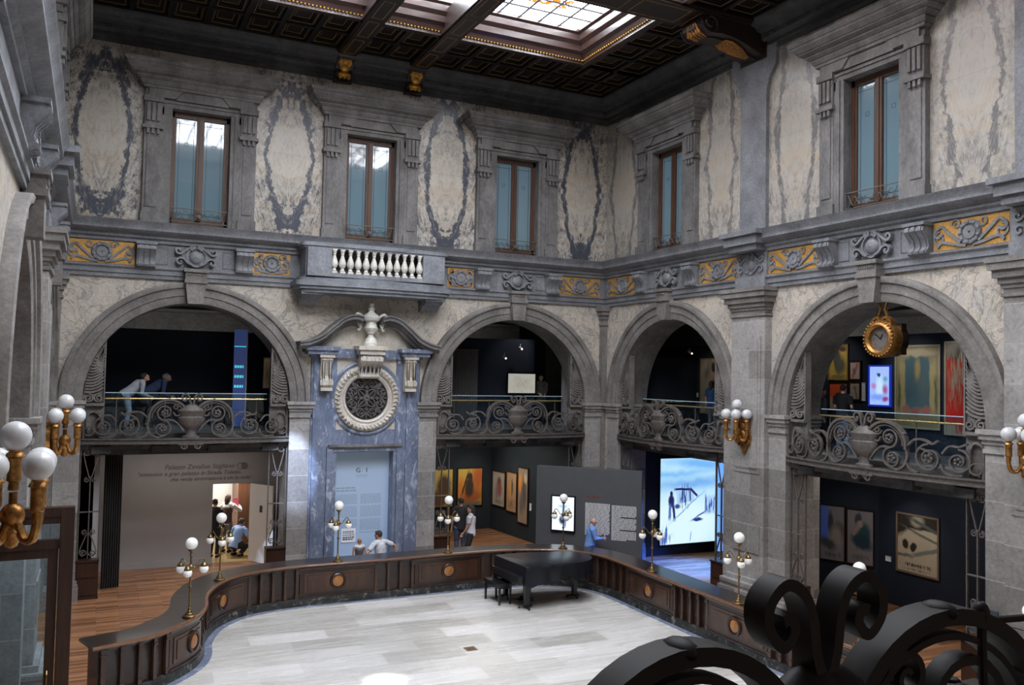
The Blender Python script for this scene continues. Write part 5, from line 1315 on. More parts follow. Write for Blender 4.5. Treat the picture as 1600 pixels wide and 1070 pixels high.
def off(s, d):
    """point at arc length s, d metres outwards (away from the hall)"""
    p, t_ = at(s); return (p[0]-t_[1]*d, p[1]+t_[0]*d)
def nearest(x, y):
    return min((i*TOT/600 for i in range(601)), key=lambda s: math.hypot(at(s)[0][0]-x, at(s)[0][1]-y))
def follow(mb, s0, s1, prof, step=.11):
    """profile of (outward, z) swept along the counter"""
    n = max(2, int((s1-s0)/step)); k = len(prof); vs = []
    for i in range(n+1):
        s = s0+(s1-s0)*i/n
        for d, z in prof: x, y = off(s, d); vs.append((x, y, z))
    fs = []
    for i in range(n):
        for q in range(k): fs.append((i*k+q, i*k+(q+1) % k, (i+1)*k+(q+1) % k, (i+1)*k+q))
    fs += [list(range(k)), list(range(n*k+k-1, n*k-1, -1))]
    mb.add(vs, fs, frW)
c = thing('counter', 'long curving dark walnut counter with orange medallions round the hall floor', 'counter', (-7.3, -2.5, 0))
m_ = MB(frW); follow(m_, 0, TOT, [(.03, CT-.045), (.66, CT-.045), (.66, CT), (.03, CT)]); m_.build('counter_top', M['ctop'], c, ang=60)
m_ = MB(frW); follow(m_, 0, TOT, [(.045, CT-.06), (.0, CT-.05), (-.012, CT-.025), (.0, CT-.002), (.045, CT+.002)]); m_.build('counter_nosing', M['cnose'], c)
m_ = MB(frW); follow(m_, .12, TOT-.05, [(.14, .12), (.58, .02), (.58, CT-.045), (.07, CT-.045), (.08, CT-.10), (.14, CT-.14)]); m_.build('counter_body', M['cwood'], c, ang=60)
m_ = MB(frW); follow(m_, .10, TOT-.04, [(.03, 0), (.16, 0), (.16, .16), (.07, .16), (.05, .12)]); m_.build('marble_plinth', M['black_marble'], c, ang=60)
LAMPS = [(-12.14,-5.72),(-11.25,-3.17),(-8.53,-2.36),(-5.80,-2.36),(-3.02,-2.98),(-2.30,-5.80),(-2.30,-8.72),(-2.30,-11.58)]
ms = [nearest(*p) for p in LAMPS]
cols = []
for i, s in enumerate(ms):
    h = .86
    a, b = s-h, s+h
    if i == 0: a = s-.66; b = s+.5
    if i == 1: a = s-.72; b = s+.8
    if i == 4: a = s-.6; b = s+.6
    cols.append((a, b))
    p = MB(frW)
    follow(p, a, b, [(.075, .20), (.15, .20), (.15, .80), (.075, .80)]); 
    p.build('panel_frame', M['cwood'], c, ang=50)
    q = MB(frW); follow(q, a+.10, b-.10, [(.06, .28), (.09, .28), (.09, .72), (.06, .72)]); follow(q, a+.17, b-.17, [(.045, .34), (.07, .34), (.07, .66), (.045, .66)])
    po = q.build('panel', M['cpanel'], c, ang=50)
    x, y = off(s, .045); t_ = at(s)[1]; an = math.atan2(t_[1], t_[0])
    fr = lambda u, w, v, x=x, y=y, t_=t_: (x+t_[0]*u+t_[1]*w, y+t_[1]*u-t_[0]*w, v)
    q = MB(fr); q.ring(0, .50, [(.001, 0), (.001, .05), (.08, .045), (.125, .02), (.13, 0)], 0, 2*PI, 24, closed=True); q.build('medallion', M['medal'], po)
    q = MB(fr); q.ring(0, .50, [(.135, 0), (.135, .035), (.16, .045), (.185, .03), (.19, 0)], 0, 2*PI, 28, closed=True); q.build('medallion_ring', M['cwood'], po)
    q = MB(frW)
    for z0, z1 in ((.80, .845), (.165, .205)): q = MB(frW); follow(q, a-.01, b+.01, [(.06, z0), (.15, z0), (.15, z1), (.045, z1)]); q.build('panel_moulding', M['cwood_v'], c, ang=50)
ends = [(.14, cols[0][0])] + [(cols[i][1], cols[i+1][0]) for i in range(len(cols)-1)]
for a, b in ends:
    if b-a < .25: continue
    n = max(2, round((b-a)/.31))
    for i in range(n+1):
        s = a+.05+(b-a-.10)*i/n
        x, y = off(s, .10); t_ = at(s)[1]
        fr = lambda u, w, v, x=x, y=y, t_=t_: (x+t_[0]*u+t_[1]*w, y+t_[1]*u-t_[0]*w, v)
        q = MB(fr); wd_ = .045 if (i in (0, n)) else .036
        q.box(-wd_, wd_, -.03, .035, .17, .26); q.box(-wd_, wd_, -.03, .035, .76, .84); q.box(-wd_*.75, wd_*.75, -.03, .022, .26, .76); q.box(-wd_*1.1, wd_*1.1, -.03, .045, .72, .76)
        q.build('column', M['cwood_v'], c, smooth=False)
# hall floor of pale stone inside the counter and its blue-grey border
ins = [off(TOT*i/160, -.10) for i in range(161)]
m_ = MB(frW); m_.add([(p[0], p[1], .006) for p in ins] + [(-2.3, -19.9, .006), (-13.6, -19.9, .006)], [tuple(range(163))]); fo = m_.build('floor', M['fstone'], kind='structure', smooth=False)
m_ = MB(frW); follow(m_, 0, TOT, [(-.105, .001), (.08, .001), (.08, .008), (-.105, .008)]); m_.build('floor', M['bard'], kind='structure', smooth=False)
pl = thing('floor_plate', 'small brown square floor socket plate in the pale stone hall floor', 'floor plate', (0,0,0))
E2 = (-7.05, -6.6); POS[pl.name] = (E2[0], E2[1], 0); pl.location = (E2[0], E2[1], 0)
m_ = MB(frW); m_.box(-.11, .11, -.11, .11, .006, .014); m_.build('plate', plain('plate_brown', (.16,.10,.06), .5), pl, local=True, smooth=False)
m_ = MB(frW); m_.box(-.07, .07, -.07, .07, .014, .017); m_.build('flap', plain('flap_brown', (.11,.07,.045), .5), pl, local=True, smooth=False)

# ------------------------------------------------------------------ brass lamps standing on the counter
def globe(mb, c_, r): mb.ell(c_, (r, r, r), 20, 12)
def make_lamp():
    t = thing('counter_lamp', 'x', 'lamp', (0,0,0), 0, 'three-globe brass lamps on the counter')
    m_ = MB(frW); m_.lathe([(0,0),(.115,0),(.115,.02),(.10,.035),(.075,.04),(.07,.06),(.05,.075),(.045,.10),(.028,.115),(.024,.13),(.03,.15),(.018,.17),(0,.17)], n=20); m_.build('base', M['brass'], t, local=True)
    m_ = MB(frW); m_.lathe([(0,.16),(.017,.16),(.017,.50),(.03,.51),(.03,.54),(.016,.55),(.016,.78),(.03,.80),(.052,.85),(.05,.88),(.03,.90),(.018,.92),(.018,1.06),(.032,1.075),(.02,1.09),(.02,1.12),(.055,1.15),(.06,1.17),(0,1.17)], n=14); m_.build('stem', M['brass'], t, local=True)
    m_ = MB(frW); globe(m_, (0,0,1.27), .106); m_.build('globe', M['globe'], t, local=True)
    for k in range(3):
        a = PI/2 + 2*PI*k/3 + .52; ca, sa = cos(a), sin(a)
        m_ = MB(frW); pth = cat([(.02,.86),(.08,.86),(.13,.93),(.18,.985),(.225,.965),(.23,.93)], 5)
        m_.tube([(ca*r, sa*r, z) for r, z in pth], .0095, 6); m_.lathe([(0,.935),(.016,.935),(.022,.915),(.05,.895),(.062,.865),(.062,.85),(0,.85)], (ca*.23, sa*.23, 0), 14)
        ao = m_.build('arm', M['brass'], t, local=True)
        m_ = MB(frW); globe(m_, (ca*.23, sa*.23, .805), .078); m_.build('arm_globe', M['globe'], ao, local=True)
    return t
lamp0 = make_lamp()
lbl = ['before its left end', 'before the open staff door', 'in front of the pale blue panel', 'in front of the couple', 'before the grey panel', 'between the grey panel and the projection', 'before the stone pier of the right wall', 'behind the near iron crest', 'at the right edge of the picture']
rots = [.2, .5, 0, .1, .35, .7, 0, .3, .2]
for i, (x, y) in enumerate(LAMPS):
    s = ms[i]; px_, py_ = off(s, .13)
    lb = 'brass lamp with white globes on the counter, ' + lbl[i]
    if i == 0: lamp0.location = (px_, py_, CT+.002); lamp0['label'] = lb; lamp0.rotation_euler.z = rots[0]
    else: dup(lamp0, (px_, py_, CT+.002), rots[i], label=lb)

# small second counter beyond the gap, right
c2 = thing('counter', 'short dark walnut counter end beyond the gap behind the near balustrade', 'counter', (-2.2, -14.3, 0))
m_ = MB(frW); m_.box(-.35, .33, -1.2, .95, CT-.05, CT); m_.build('counter_top', M['ctop'], c2, local=True, smooth=False)
m_ = MB(frW); m_.box(-.27, .25, -1.15, .88, 0, CT-.05); m_.build('counter_body', M['cwood'], c2, local=True, smooth=False)
m_ = MB(frW); m_.box(-.37, -.34, -1.2, .95, CT-.055, CT+.002); m_.build('counter_nosing', M['cnose'], c2, local=True, smooth=False)
dup(lamp0, (-2.2, -14.42, CT+.002), rots[8], label='brass lamp with white globes on the counter, ' + lbl[8])

# ------------------------------------------------------------------ gilt wall sconces
def make_sconce():
    t = thing('wall_sconce', 'x', 'sconce', (0,0,0), 0, 'gilt five-globe wall sconces')
    L = lambda u, w, v: (u, -w, v)
    m_ = MB(L)
    m_.poly(cat([(0,-.55),(.06,-.42),(.16,-.30),(.20,-.12),(.13,0),(.17,.12),(.08,.26),(0,.32),(-.08,.26),(-.17,.12),(-.13,0),(-.20,-.12),(-.16,-.30),(-.06,-.42),(0,-.55)], 5)[:-1], 0, .06)
    m_.ell((0,.09,-.12), (.13,.08,.16), 10, 8, L); m_.ell((0,.08,.10), (.09,.07,.10), 10, 8, L)
    for s in (-1, 1):
        m_.strap(spiral(s*.11, -.26, .09, .02, 1.4, 0, 18, s), .03, .04, .10); m_.strap(spiral(s*.10, .18, .07, .02, 1.3, 0, 16, -s), .025, .04, .10)
    m_.tube([(0,.05,-.10),(0,.13,-.22),(0,.22,-.16),(0,.26,.02)], [.07,.06,.05,.045], 8)
    m_.ell((0,.26,-.02), (.09,.09,.10), 12, 8, L); m_.lathe([(0,-.28),(.04,-.26),(.09,-.14),(.04,-.08),(0,-.08)], (0,-.26,0), 12)
    m_.build('wall_plate', M['gilt'], t, local=True)
    spots = [(0,.26,.60)] + [(.235*cos(a), .28+.22*sin(a), .38) for a in (PI*.25, PI*.75, PI*1.25, PI*1.75)]
    for k, (x, w, z) in enumerate(spots):
        m_ = MB(L); b = z-.42
        if k: m_.tube(cat([(x*.2, .26+(w-.26)*.2, -.08), (x*.5, .26+(w-.26)*.5, -.20), (x*.85, .26+(w-.26)*.85, -.19), (x, w, -.08), (x, w, .0)], 4), [.03]*8+[.035]*9, 8)
        else: m_.tube([(x, w, 0), (x, w, .16)], .03, 8)
        m_.lathe([(0,b-.01),(.04,b),(.035,b+.06),(.055,b+.075),(.05,b+.10),(.05,b+.25),(.07,b+.26),(.06,b+.285),(.04,b+.30),(.045,b+.33),(0,b+.33)], (x, -w, 0), 14)
        ao = m_.build('candle_arm', M['gilt'], t, local=True)
        m_ = MB(frW); globe(m_, (x, -w, z), .116); m_.build('globe', M['globe_frost'], ao, local=True)
    return t
sc0 = make_sconce()
loc, rz = wallpos('B', PIL[0], 4.10, .235); sc0.location = loc; sc0.rotation_euler = (0,0,rz); sc0['label'] = 'gilt five-globe wall sconce on the broad stone pier of the right wall'
loc, rz = wallpos('B', PIL[1], 4.10, .235); dup(sc0, loc, rz, label='gilt five-globe wall sconce at the right edge of the picture')
loc, rz = wallpos('C', PIL[0], 4.10, .235); dup(sc0, loc, rz, label='smaller looking gilt wall sconce on the left wall, beside the left back arch')
loc, rz = wallpos('C', PIL[1], 4.10, .235); loc, rz = wallpos('C', -14.1, 4.10, .065); dup(sc0, loc, rz, label='large looking gilt wall sconce close up at the left edge')

# ------------------------------------------------------------------ hanging clock in the arch
ck = thing('hanging_clock', 'round gilt clock hanging from the crown of the right wall arch', 'clock')
loc, rz = wallpos('B', -10.12, 6.10, .0); ck.location = loc; ck.rotation_euler = (0,0,rz)
L = lambda u, w, v: (u, -w, v)
m_ = MB(L); m_.ring(0, 0, [(.22, .06), (.23, .16), (.27, .20), (.31, .19), (.35, .14), (.36, .05), (.34, -.12), (.22, -.12)], 0, 2*PI, 40, closed=True)
for i in range(30): a = 2*PI*i/30; m_.ell((.335*cos(a), .165, .335*sin(a)), (.024,.03,.024), 8, 6, L)
m_.build('gilt_rim', M['gilt'], ck, local=True)
m_ = MB(L); m_.ring(0, 0, [(.001,.06),(.001,.09),(.23,.09),(.23,.06)], 0, 2*PI, 32, closed=True); m_.build('dial', plain('dial_grey', (.14,.13,.12), .4, 0, .3, 30), ck, local=True)
m_ = MB(L)
for i in range(12): a = 2*PI*i/12; m_.box(.165*cos(a)-.012, .165*cos(a)+.012, .09, .096, .165*sin(a)-.012, .165*sin(a)+.012)
m_.build('hour_marks', M['gilt'], ck, local=True)
for an, l in ((1.1, .11), (2.4, .16)):
    m_ = MB(L); m_.strap([(0,0), (l*cos(an), l*sin(an))], .016, .097, .104); m_.build('clock_hand', M['black'], ck, local=True, smooth=False)
m_ = MB(L)
for s in (-1, 1): m_.strap(cat([(s*.22,.26),(s*.20,.36),(s*.10,.42),(s*.03,.36),(s*.10,.32)], 6), .05, -.02, .10); m_.strap([(s*.12,.40),(s*.05,.58),(s*.10,.72)], .03, 0, .05)
m_.strap([(-.2,.36),(.2,.36)], .05, -.02, .08); m_.build('top_bracket', M['gilt'], ck, local=True)
m_ = MB(L); m_.box(-.30,.30,-.26,-.12,-.30,.30); m_.ring(0,0,[(.001,-.3),(.001,-.12),(.33,-.12),(.33,-.3)],0,2*PI,28,closed=True); m_.build('clock_case', M['beamwood'], ck, local=True)

# ------------------------------------------------------------------ grand piano under its cover, with bench
pn = thing('grand_piano', 'black grand piano under a shiny black cover beside the far right bend of the counter', 'piano', (-3.92, -3.92, 0), R(2))
out = cat([(-.98,-.72),(-.3,-.73),(.35,-.73),(.72,-.60),(.98,-.30),(1.02,.10),(.78,.42),(.35,.52),(-.2,.66),(-.62,.70),(-1.02,.70)], 6)
m_ = MB(frW); m_.plan([(p[0]*.96, p[1]*.96) for p in out], .66, .93); m_.box(-1.16, -.9, -.68, .66, .60, .76); m_.build('piano_case', M['black'], pn, local=True)
m_ = MB(frW)
def drape():
    n = len(out); P = [Vector((p[0], p[1])) for p in out]; ctr = Vector((-.05, 0)); vs = []; rows = 5
    for j in range(rows+1):
        for i, p in enumerate(P):
            d = (p-ctr).normalized(); f = j/rows; wave = .03*sin(i*1.9)+.02*sin(i*3.7+1)
            drop = (.36+.09*sin(i*.55)+.05*sin(i*1.3)) * f
            q = p*(1.0) + d*(.035 + (.02+wave*.9)*f); vs.append((q.x, q.y, .985-drop))
    o = len(vs); inner = [(p.x*.97, p.y*.97, 1.0) for p in P]; vs += inner
    fs = []
    for j in range(rows):
        for i in range(n): k = (i+1) % n; fs.append((j*n+i, j*n+k, (j+1)*n+k, (j+1)*n+i))
    for i in range(n): k = (i+1) % n; fs.append((i, o+i, o+k, k))
    fs.append(tuple(range(o, o+n)))
    m_.add(vs, fs, frW)
drape(); m_.build('vinyl_cover', M['cover'], pn, local=True, ang=70)
for x, y in ((-.86, -.52), (-.86, .50), (.66, -.12)):
    m_ = MB(frW); m_.frust((x-.07, x+.07, y-.07, y+.07), (x-.075, x+.075, y-.075, y+.075), .50, .68); m_.frust((x-.045, x+.045, y-.045, y+.045), (x-.065, x+.065, y-.065, y+.065), .09, .50)
    lo = m_.build('leg', M['black'], pn, local=True, smooth=False)
    m_ = MB(frW)
    for k in range(3): a = .4+2*PI*k/3; m_.tube([(x, y, .085), (x+.17*cos(a), y+.17*sin(a), .05)], .018, 6); m_.ell((x+.17*cos(a), y+.17*sin(a), .032), (.03,.016,.03), 8, 6)
    m_.lathe([(0,.06),(.06,.06),(.05,.10),(0,.10)], (x, y, 0), 10); m_.build('caster', M['black'], lo, local=True)
m_ = MB(frW); m_.box(-.62, -.50, -.09, .09, .10, .66); m_.box(-.68, -.46, -.14, .14, .06, .13)
for y in (-.07, 0, .07): m_.tube([(-.68, y, .09), (-.80, y, .075)], .014, 6)
m_.build('pedal_lyre', M['black'], pn, local=True, smooth=False)
bnch = thing('piano_bench', 'small black piano bench at the left end of the covered piano', 'bench', (-5.10, -3.66, 0), R(4))
m_ = MB(frW); m_.box(-.18, .18, -.38, .38, .44, .50); m_.box(-.16, .16, -.36, .36, .38, .44); m_.build('seat', M['black'], bnch, local=True, smooth=False)
for x in (-.14, .14):
    for y in (-.33, .33): m_ = MB(frW); m_.frust((x-.018, x+.018, y-.018, y+.018), (x-.026, x+.026, y-.026, y+.026), 0, .40); m_.build('leg', M['black'], bnch, local=True, smooth=False)

# ------------------------------------------------------------------ glazed timber screen by the left wall
gd = thing('glazed_door_screen', 'dark timber framed glass door screen at the lower left edge', 'door', (-14.55, -9.0, 0))
def bars(mb, x0, x1, z0, z1, wd_, y0, y1):
    for q in ((x0, x0+wd_, z0, z1), (x1-wd_, x1, z0, z1), (x0+wd_, x1-wd_, z1-wd_, z1), (x0+wd_, x1-wd_, z0, z0+wd_*1.4)): mb.box(q[0], q[1], y0, y1, q[2], q[3])
m_ = MB(frW); bars(m_, -1.5, .62, 0, 3.32, .13, -.06, .06); m_.box(.50, .66, -.09, .09, 0, 3.36); m_.box(-1.5, .66, -.08, .08, 3.29, 3.40); m_.box(-1.4, .5, -.05, .05, 2.86, 2.98)
m_.build('outer_frame', M['doorwood'], gd, local=True, smooth=False)
m_ = MB(frW); bars(m_, -.75, .48, .03, 2.86, .12, -.03, .03); m_.build('door_frame', M['doorwood'], gd, local=True, smooth=False)
m_ = MB(frW); m_.box(-.64, .37, -.006, .006, .18, 2.75); m_.build('glass_pane', M['glass'], gd, local=True, smooth=False)
m_ = MB(frW); m_.box(-1.37, .49, -.006, .006, 2.98, 3.2); m_.build('transom_pane', M['glass'], gd, local=True, smooth=False)
m_ = MB(frW); m_.tube([(.40, -.05, .9), (.40, -.09, .93), (.40, -.09, 1.25), (.40, -.05, 1.28)], .014, 8); m_.build('handle', M['brass'], gd, local=True)
nt = thing('wall_notice', 'small dark notice plate on the base of the stone pier at lower right', 'notice', (-.30, -12.42, 1.15))
m_ = MB(frW); m_.box(-.03, 0, -.24, .24, 0, .40); m_.build('plate', M['text_b'], nt, local=True, smooth=False)
# ------------------------------------------------------------------ people
def fuse(mb, voxel, name, mat_, parent, smooth_it=3):
    """weld overlapping volumes into one continuous surface"""
    me = bpy.data.meshes.new(name); me.from_pydata([tuple(p) for p in mb.v], [], mb.f)
    bm = bmesh.new(); bm.from_mesh(me); bmesh.ops.recalc_face_normals(bm, faces=bm.faces[:]); bm.to_mesh(me); bm.free()
    o = bpy.data.objects.new(name, me); COL.objects.link(o)
    r = o.modifiers.new('r', 'REMESH'); r.mode = 'VOXEL'; r.voxel_size = voxel
    s = o.modifiers.new('s', 'SMOOTH'); s.factor = .5; s.iterations = smooth_it
    dg = bpy.context.evaluated_depsgraph_get(); dg.update()
    new = bpy.data.meshes.new_from_object(o.evaluated_get(dg)); old = o.data
    o.modifiers.clear(); o.data = new; bpy.data.meshes.remove(old); new.name = name
    new.materials.clear(); new.materials.append(mat_); new.polygons.foreach_set('use_smooth', [True]*len(new.polygons))
    o.parent = parent; return o
def ik(a, b, l1, l2, hint):
    """middle joint between a and b"""
    a, b, hint = Vector(a), Vector(b), Vector(hint); d = b-a; L = min(d.length, (l1+l2)*.995); n = d.normalized()
    b = a+n*L; x = (l1*l1-l2*l2+L*L)/(2*L); h = math.sqrt(max(0, l1*l1-x*x))
    p = hint - n*hint.dot(n); p = p.normalized() if p.length > 1e-6 else n.orthogonal()
    return a+n*x+p*h, b
def person(label, loc, face, h=1.72, lean=0, hipz=None, hands=None, feet=None, knee=(0,1,0), head=(0,0), shirt=('white', (.7,.7,.7)), sleeve='short', pants=('black', (.02,.02,.022)), shoe=(.02,.018,.016), hair=('dark', (.025,.018,.014)), style='short', skin=None, female=False, extra=None, group=None, elbow=None, vest=None):
    """face: world xy direction the figure looks to; lean: degrees forward; hands: local wrist targets; head: (turn, nod) degrees"""
    k = h/1.75; t = thing('person', label, 'person', loc, math.atan2(-face[0], face[1]), group)
    hz = (.93*k) if hipz is None else hipz; ln = R(lean)
    piv = Vector((0, 0, hz))
    def T(x, y, z):
        p = Vector((x, y, z))*k; return piv + Vector((p.x, p.y*cos(ln)+p.z*sin(ln), p.z*cos(ln)-p.y*sin(ln)))
    sw = .165 if female else .19
    neck, chin = T(0, -.01, .53), T(0, .005, .60)
    sh = {s: T(s*sw, 0, .485) for s in (-1, 1)}
    hip = {s: piv+Vector((s*.09*k, 0, -.02*k)) for s in (-1, 1)}
    hands = hands or {}; feet = feet or {}
    jo = {}
    for s in (-1, 1):
        tg = hands.get(s, (s*(.25), .04, hz/k-.10)); tg = Vector(tg)*k if True else tg
        el, wr = ik(sh[s], tg, .29*k, .26*k, (elbow or {}).get(s, (s*.5, -1, -.3))); jo['el', s], jo['wr', s] = el, wr
        ft = Vector(feet.get(s, (s*.10, 0, .075)))*k
        kn, an = ik(hip[s], ft, .43*k, .42*k, knee if not isinstance(knee, dict) else knee[s]); jo['kn', s], jo['an', s] = kn, an
    b = MB(frW)
    # torso, neck
    b.tube([T(0,0,-.06), T(0,.01,.08), T(0,.005,.2), T(0,.0,.36), T(0,-.005,.46), T(0,-.01,.52)], [.12*k,.13*k,.118*k,.135*k,.12*k,.06*k], 14)
    b.tube([sh[-1], T(-.08,-.005,.49), T(.08,-.005,.49), sh[1]], [.055*k,.075*k,.075*k,.055*k], 10)
    b.tube([hip[-1], hip[1]], .095*k, 12)
    tn, nd = R(head[0]), R(head[1])
    hm = Matrix.Rotation(tn, 3, 'Z') @ Matrix.Rotation(-nd, 3, 'X')
    hc = chin + hm @ Vector((0, .015*k, .075*k))
    b.tube([neck-Vector((0,0,.06*k)), neck+Vector((0,0,.04*k)), hc-Vector((0,0,.03*k))], .05*k, 10)
    H = lambda x, y, z: hc + hm @ (Vector((x, y, z))*k)
    b.ell(hc, (.075*k,.093*k,.105*k), 14, 10, frW, hm); b.ell(H(0,.02,-.055), (.055*k,.068*k,.062*k), 12, 8, frW, hm)
    b.tube([H(0,.088,.015), H(0,.112,-.022), H(0,.092,-.03)], [.012*k,.016*k,.012*k], 6)
    b.ell(H(0,.086,-.062), (.026*k,.010*k,.010*k), 8, 6, frW, hm); b.ell(H(0,.07,-.10), (.025*k,.022*k,.018*k), 8, 6, frW, hm); b.ell(H(0,.082,.035), (.055*k,.014*k,.010*k), 8, 6, frW, hm)
    for s in (-1, 1): b.ell(H(s*.078,-.005,-.01), (.012*k,.02*k,.032*k), 8, 6, frW, hm)
    for s in (-1, 1):
        el, wr, kn, an = jo['el',s], jo['wr',s], jo['kn',s], jo['an',s]
        b.tube([sh[s], sh[s].lerp(el,.5), el, el.lerp(wr,.35), wr], [.052*k,.045*k,.037*k,.038*k,.026*k], 10)
        d = (wr-el).normalized(); side = d.cross(Vector((s*1.0,.0,.2))); side = side.normalized() if side.length > .1 else d.orthogonal()
        nrm = d.cross(side).normalized()
        pm = wr+d*.05*k
        b.tube([wr, wr+d*.03*k-side*.0, wr+d*.085*k], [.026*k,.032*k,.028*k], 8); b.ell(pm, (.03*k,.03*k,.03*k), 8, 6)
        for q, fl in enumerate((.068,.078,.074,.058)):
            o = side*(.030-.020*q)*k; st = wr+d*.075*k+o
            b.tube([st, st+d*fl*.5*k+o*.10, st+d*fl*.8*k+nrm*s*.02*k, st+d*fl*k+nrm*s*.034*k], [.0105*k,.0098*k,.009*k,.008*k], 6)
        st = wr+d*.025*k+side*.026*k; b.tube([st, st+side*.026*k+d*.028*k, st+side*.034*k+d*.058*k+nrm*s*.012*k], [.013*k,.011*k,.0095*k], 6)
        b.tube([hip[s], hip[s].lerp(kn,.5), kn, kn.lerp(an,.3), an], [.092*k,.075*k,.055*k,.056*k,.038*k], 10)
        fw = Vector((0,1,0)); b.tube([an-fw*.04*k-Vector((0,0,.03*k)), an+fw*.07*k-Vector((0,0,.035*k)), an+fw*.15*k-Vector((0,0,.045*k))], [.036*k,.036*k,.026*k], 8)
    sk = M['skin'] if skin is None else cloth('skin_%d' % int(skin[0]*100), skin)
    body = fuse(b, .0095, 'body', sk, t)
    for s in (-1, 1):
        e = MB(frW); e.ell(H(s*.030,.086,.012), (.013*k,.010*k,.008*k), 8, 6, frW, hm); e.build('eye', M['eye'], t, local=True)
    # clothes
    c = MB(frW); e = .016*k
    c.tube([T(0,0,-.10), T(0,.0,.0), T(0,.01,.10), T(0,.005,.22), T(0,.0,.37), T(0,-.005,.46), T(0,-.008,.50)], [.148*k,.148*k,.145*k,.138*k,.150*k,.135*k,.085*k], 16)
    c.tube([sh[-1], T(-.08,-.005,.485), T(.08,-.005,.485), sh[1]], [.07*k,.088*k,.088*k,.07*k], 10)
    for s in (-1, 1):
        el, wr = jo['el',s], jo['wr',s]
        if sleeve == 'long': c.tube([sh[s], sh[s].lerp(el,.5), el, el.lerp(wr,.5), el.lerp(wr,.95)], [.072*k,.064*k,.056*k,.052*k,.042*k], 10)
        elif sleeve == 'short': c.tube([sh[s], sh[s].lerp(el,.4), sh[s].lerp(el,.72)], [.072*k,.068*k,.064*k], 10)
    if style == 'hood': c.tube([T(-.1,-.06,.50), T(-.06,-.12,.47), T(.06,-.12,.47), T(.1,-.06,.50)], .055*k, 8)
    fuse(c, .014, 'shirt', cloth(*shirt), t)
    if vest:
        c = MB(frW); c.tube([T(0,0,-.08), T(0,.01,.10), T(0,.005,.22), T(0,.0,.37), T(0,-.005,.45)], [.158*k,.156*k,.150*k,.160*k,.13*k], 16); c.tube([T(-.13,-.003,.46), T(.13,-.003,.46)], .082*k, 8)
        fuse(c, .014, 'vest', cloth(*vest), t)
    c = MB(frW); c.tube([hip[-1], hip[1]], .118*k, 12); c.tube([T(0,0,-.08), T(0,.0,.07)], [.138*k,.140*k], 14)
    for s in (-1, 1):
        kn, an = jo['kn',s], jo['an',s]
        c.tube([hip[s], hip[s].lerp(kn,.5), kn, kn.lerp(an,.5), kn.lerp(an,.94)], [.108*k,.092*k,.072*k,.067*k,.06*k], 10)
    fuse(c, .014, 'trousers', cloth(*pants), t)
    for s in (-1, 1):
        an = jo['an',s]; c = MB(frW); fw = Vector((0,1,0)); z = Vector((0,0,.042*k))
        c.tube([an-fw*.05*k-z*.8, an+fw*.02*k-z*.6, an+fw*.10*k-z*.9, an+fw*.175*k-z], [.036*k,.045*k,.040*k,.026*k], 10); c.build('shoe', cloth('shoe', shoe), t, local=True)
    if style != 'bald':
        c = MB(frW); c.ell(H(0,-.018,.025), (.085*k,.092*k,.098*k), 14, 10, frW, hm); c.ell(H(0,.035,.075), (.068*k,.055*k,.034*k), 10, 8, frW, hm)
        if style == 'long': c.tube([H(0,-.03,.06), H(0,-.075,-.03), H(0,-.085,-.12), H(0,-.08,-.21)], [.085*k,.082*k,.075*k,.05*k], 10)
        if style == 'bun': c.ell(H(0,-.11,.03), (.045*k,.04*k,.045*k), 8, 6)
        fuse(c, .012, 'hair', cloth('hair_'+hair[0], hair[1]), t)
    else:
        c = MB(frW); c.tube([H(-.073,-.02,-.01), H(-.05,-.085,-.015), H(.05,-.085,-.015), H(.073,-.02,-.01)], .02*k, 8); fuse(c, .010, 'hair', cloth('hair_grey', (.25,.23,.21)), t)
    t['_h'] = 0; del t['_h']
    return t, jo
right = (.90, -.44); away = (.44, .90); back = (-.44, -.90)
# ground floor
_, j = person('bald man in light blue shirt reading his phone before the grey panel', (-1.83, -2.34, 0), (.93, -.36), 1.60, 6, hands={1: (.10, .36, 1.13), -1: (-.08, .34, 1.10)}, shirt=('sky_blue', (.16,.30,.62)), sleeve='long', pants=('dark_navy', (.02,.025,.045)), style='bald', head=(0, 22))
ph = thing('smartphone', 'black smartphone held up by the bald man in the blue shirt', 'phone', (-1.83, -2.34, 0), math.atan2(-.93, -.36))
m_ = MB(frW); m_.box(-.036, .036, .405, .415, 1.02, 1.16); m_.build('phone_body', M['black'], ph, local=True, smooth=False)
m_ = MB(frW); m_.box(-.032, .032, .402, .405, 1.03, 1.15); m_.build('phone_screen', glow('phone_glow', (.5,.6,.8), .3), ph, local=True, smooth=False)
person('woman in white T-shirt and black trousers with dark hair under the right back arch', (-4.10, .28, 0), (-.85, .52), 1.64, 0, shirt=('white_tee', (.62,.62,.66)), sleeve='short', style='long', female=True, head=(0, -4), hands={1: (.24, .05, .86), -1: (-.10, .2, .92)})
person('man in dark shirt and blue jeans beside the woman in the white T-shirt', (-4.12, .98, 0), (.25, .97), 1.76, 0, shirt=('charcoal', (.022,.022,.026)), sleeve='short', pants=('jeans', (.06,.10,.17)), head=(25, 0))
person('fair haired child in pale hood and dark top before the pale blue panel', (-7.66, -1.02, 0), (.1, 1), 1.18, 0, shirt=('hood_white', (.55,.53,.52)), sleeve='none', style='hood', hair=('blond', (.36,.21,.10)), vest=('grey_vest', (.10,.095,.10)), pants=('grey_trousers', (.07,.07,.08)))
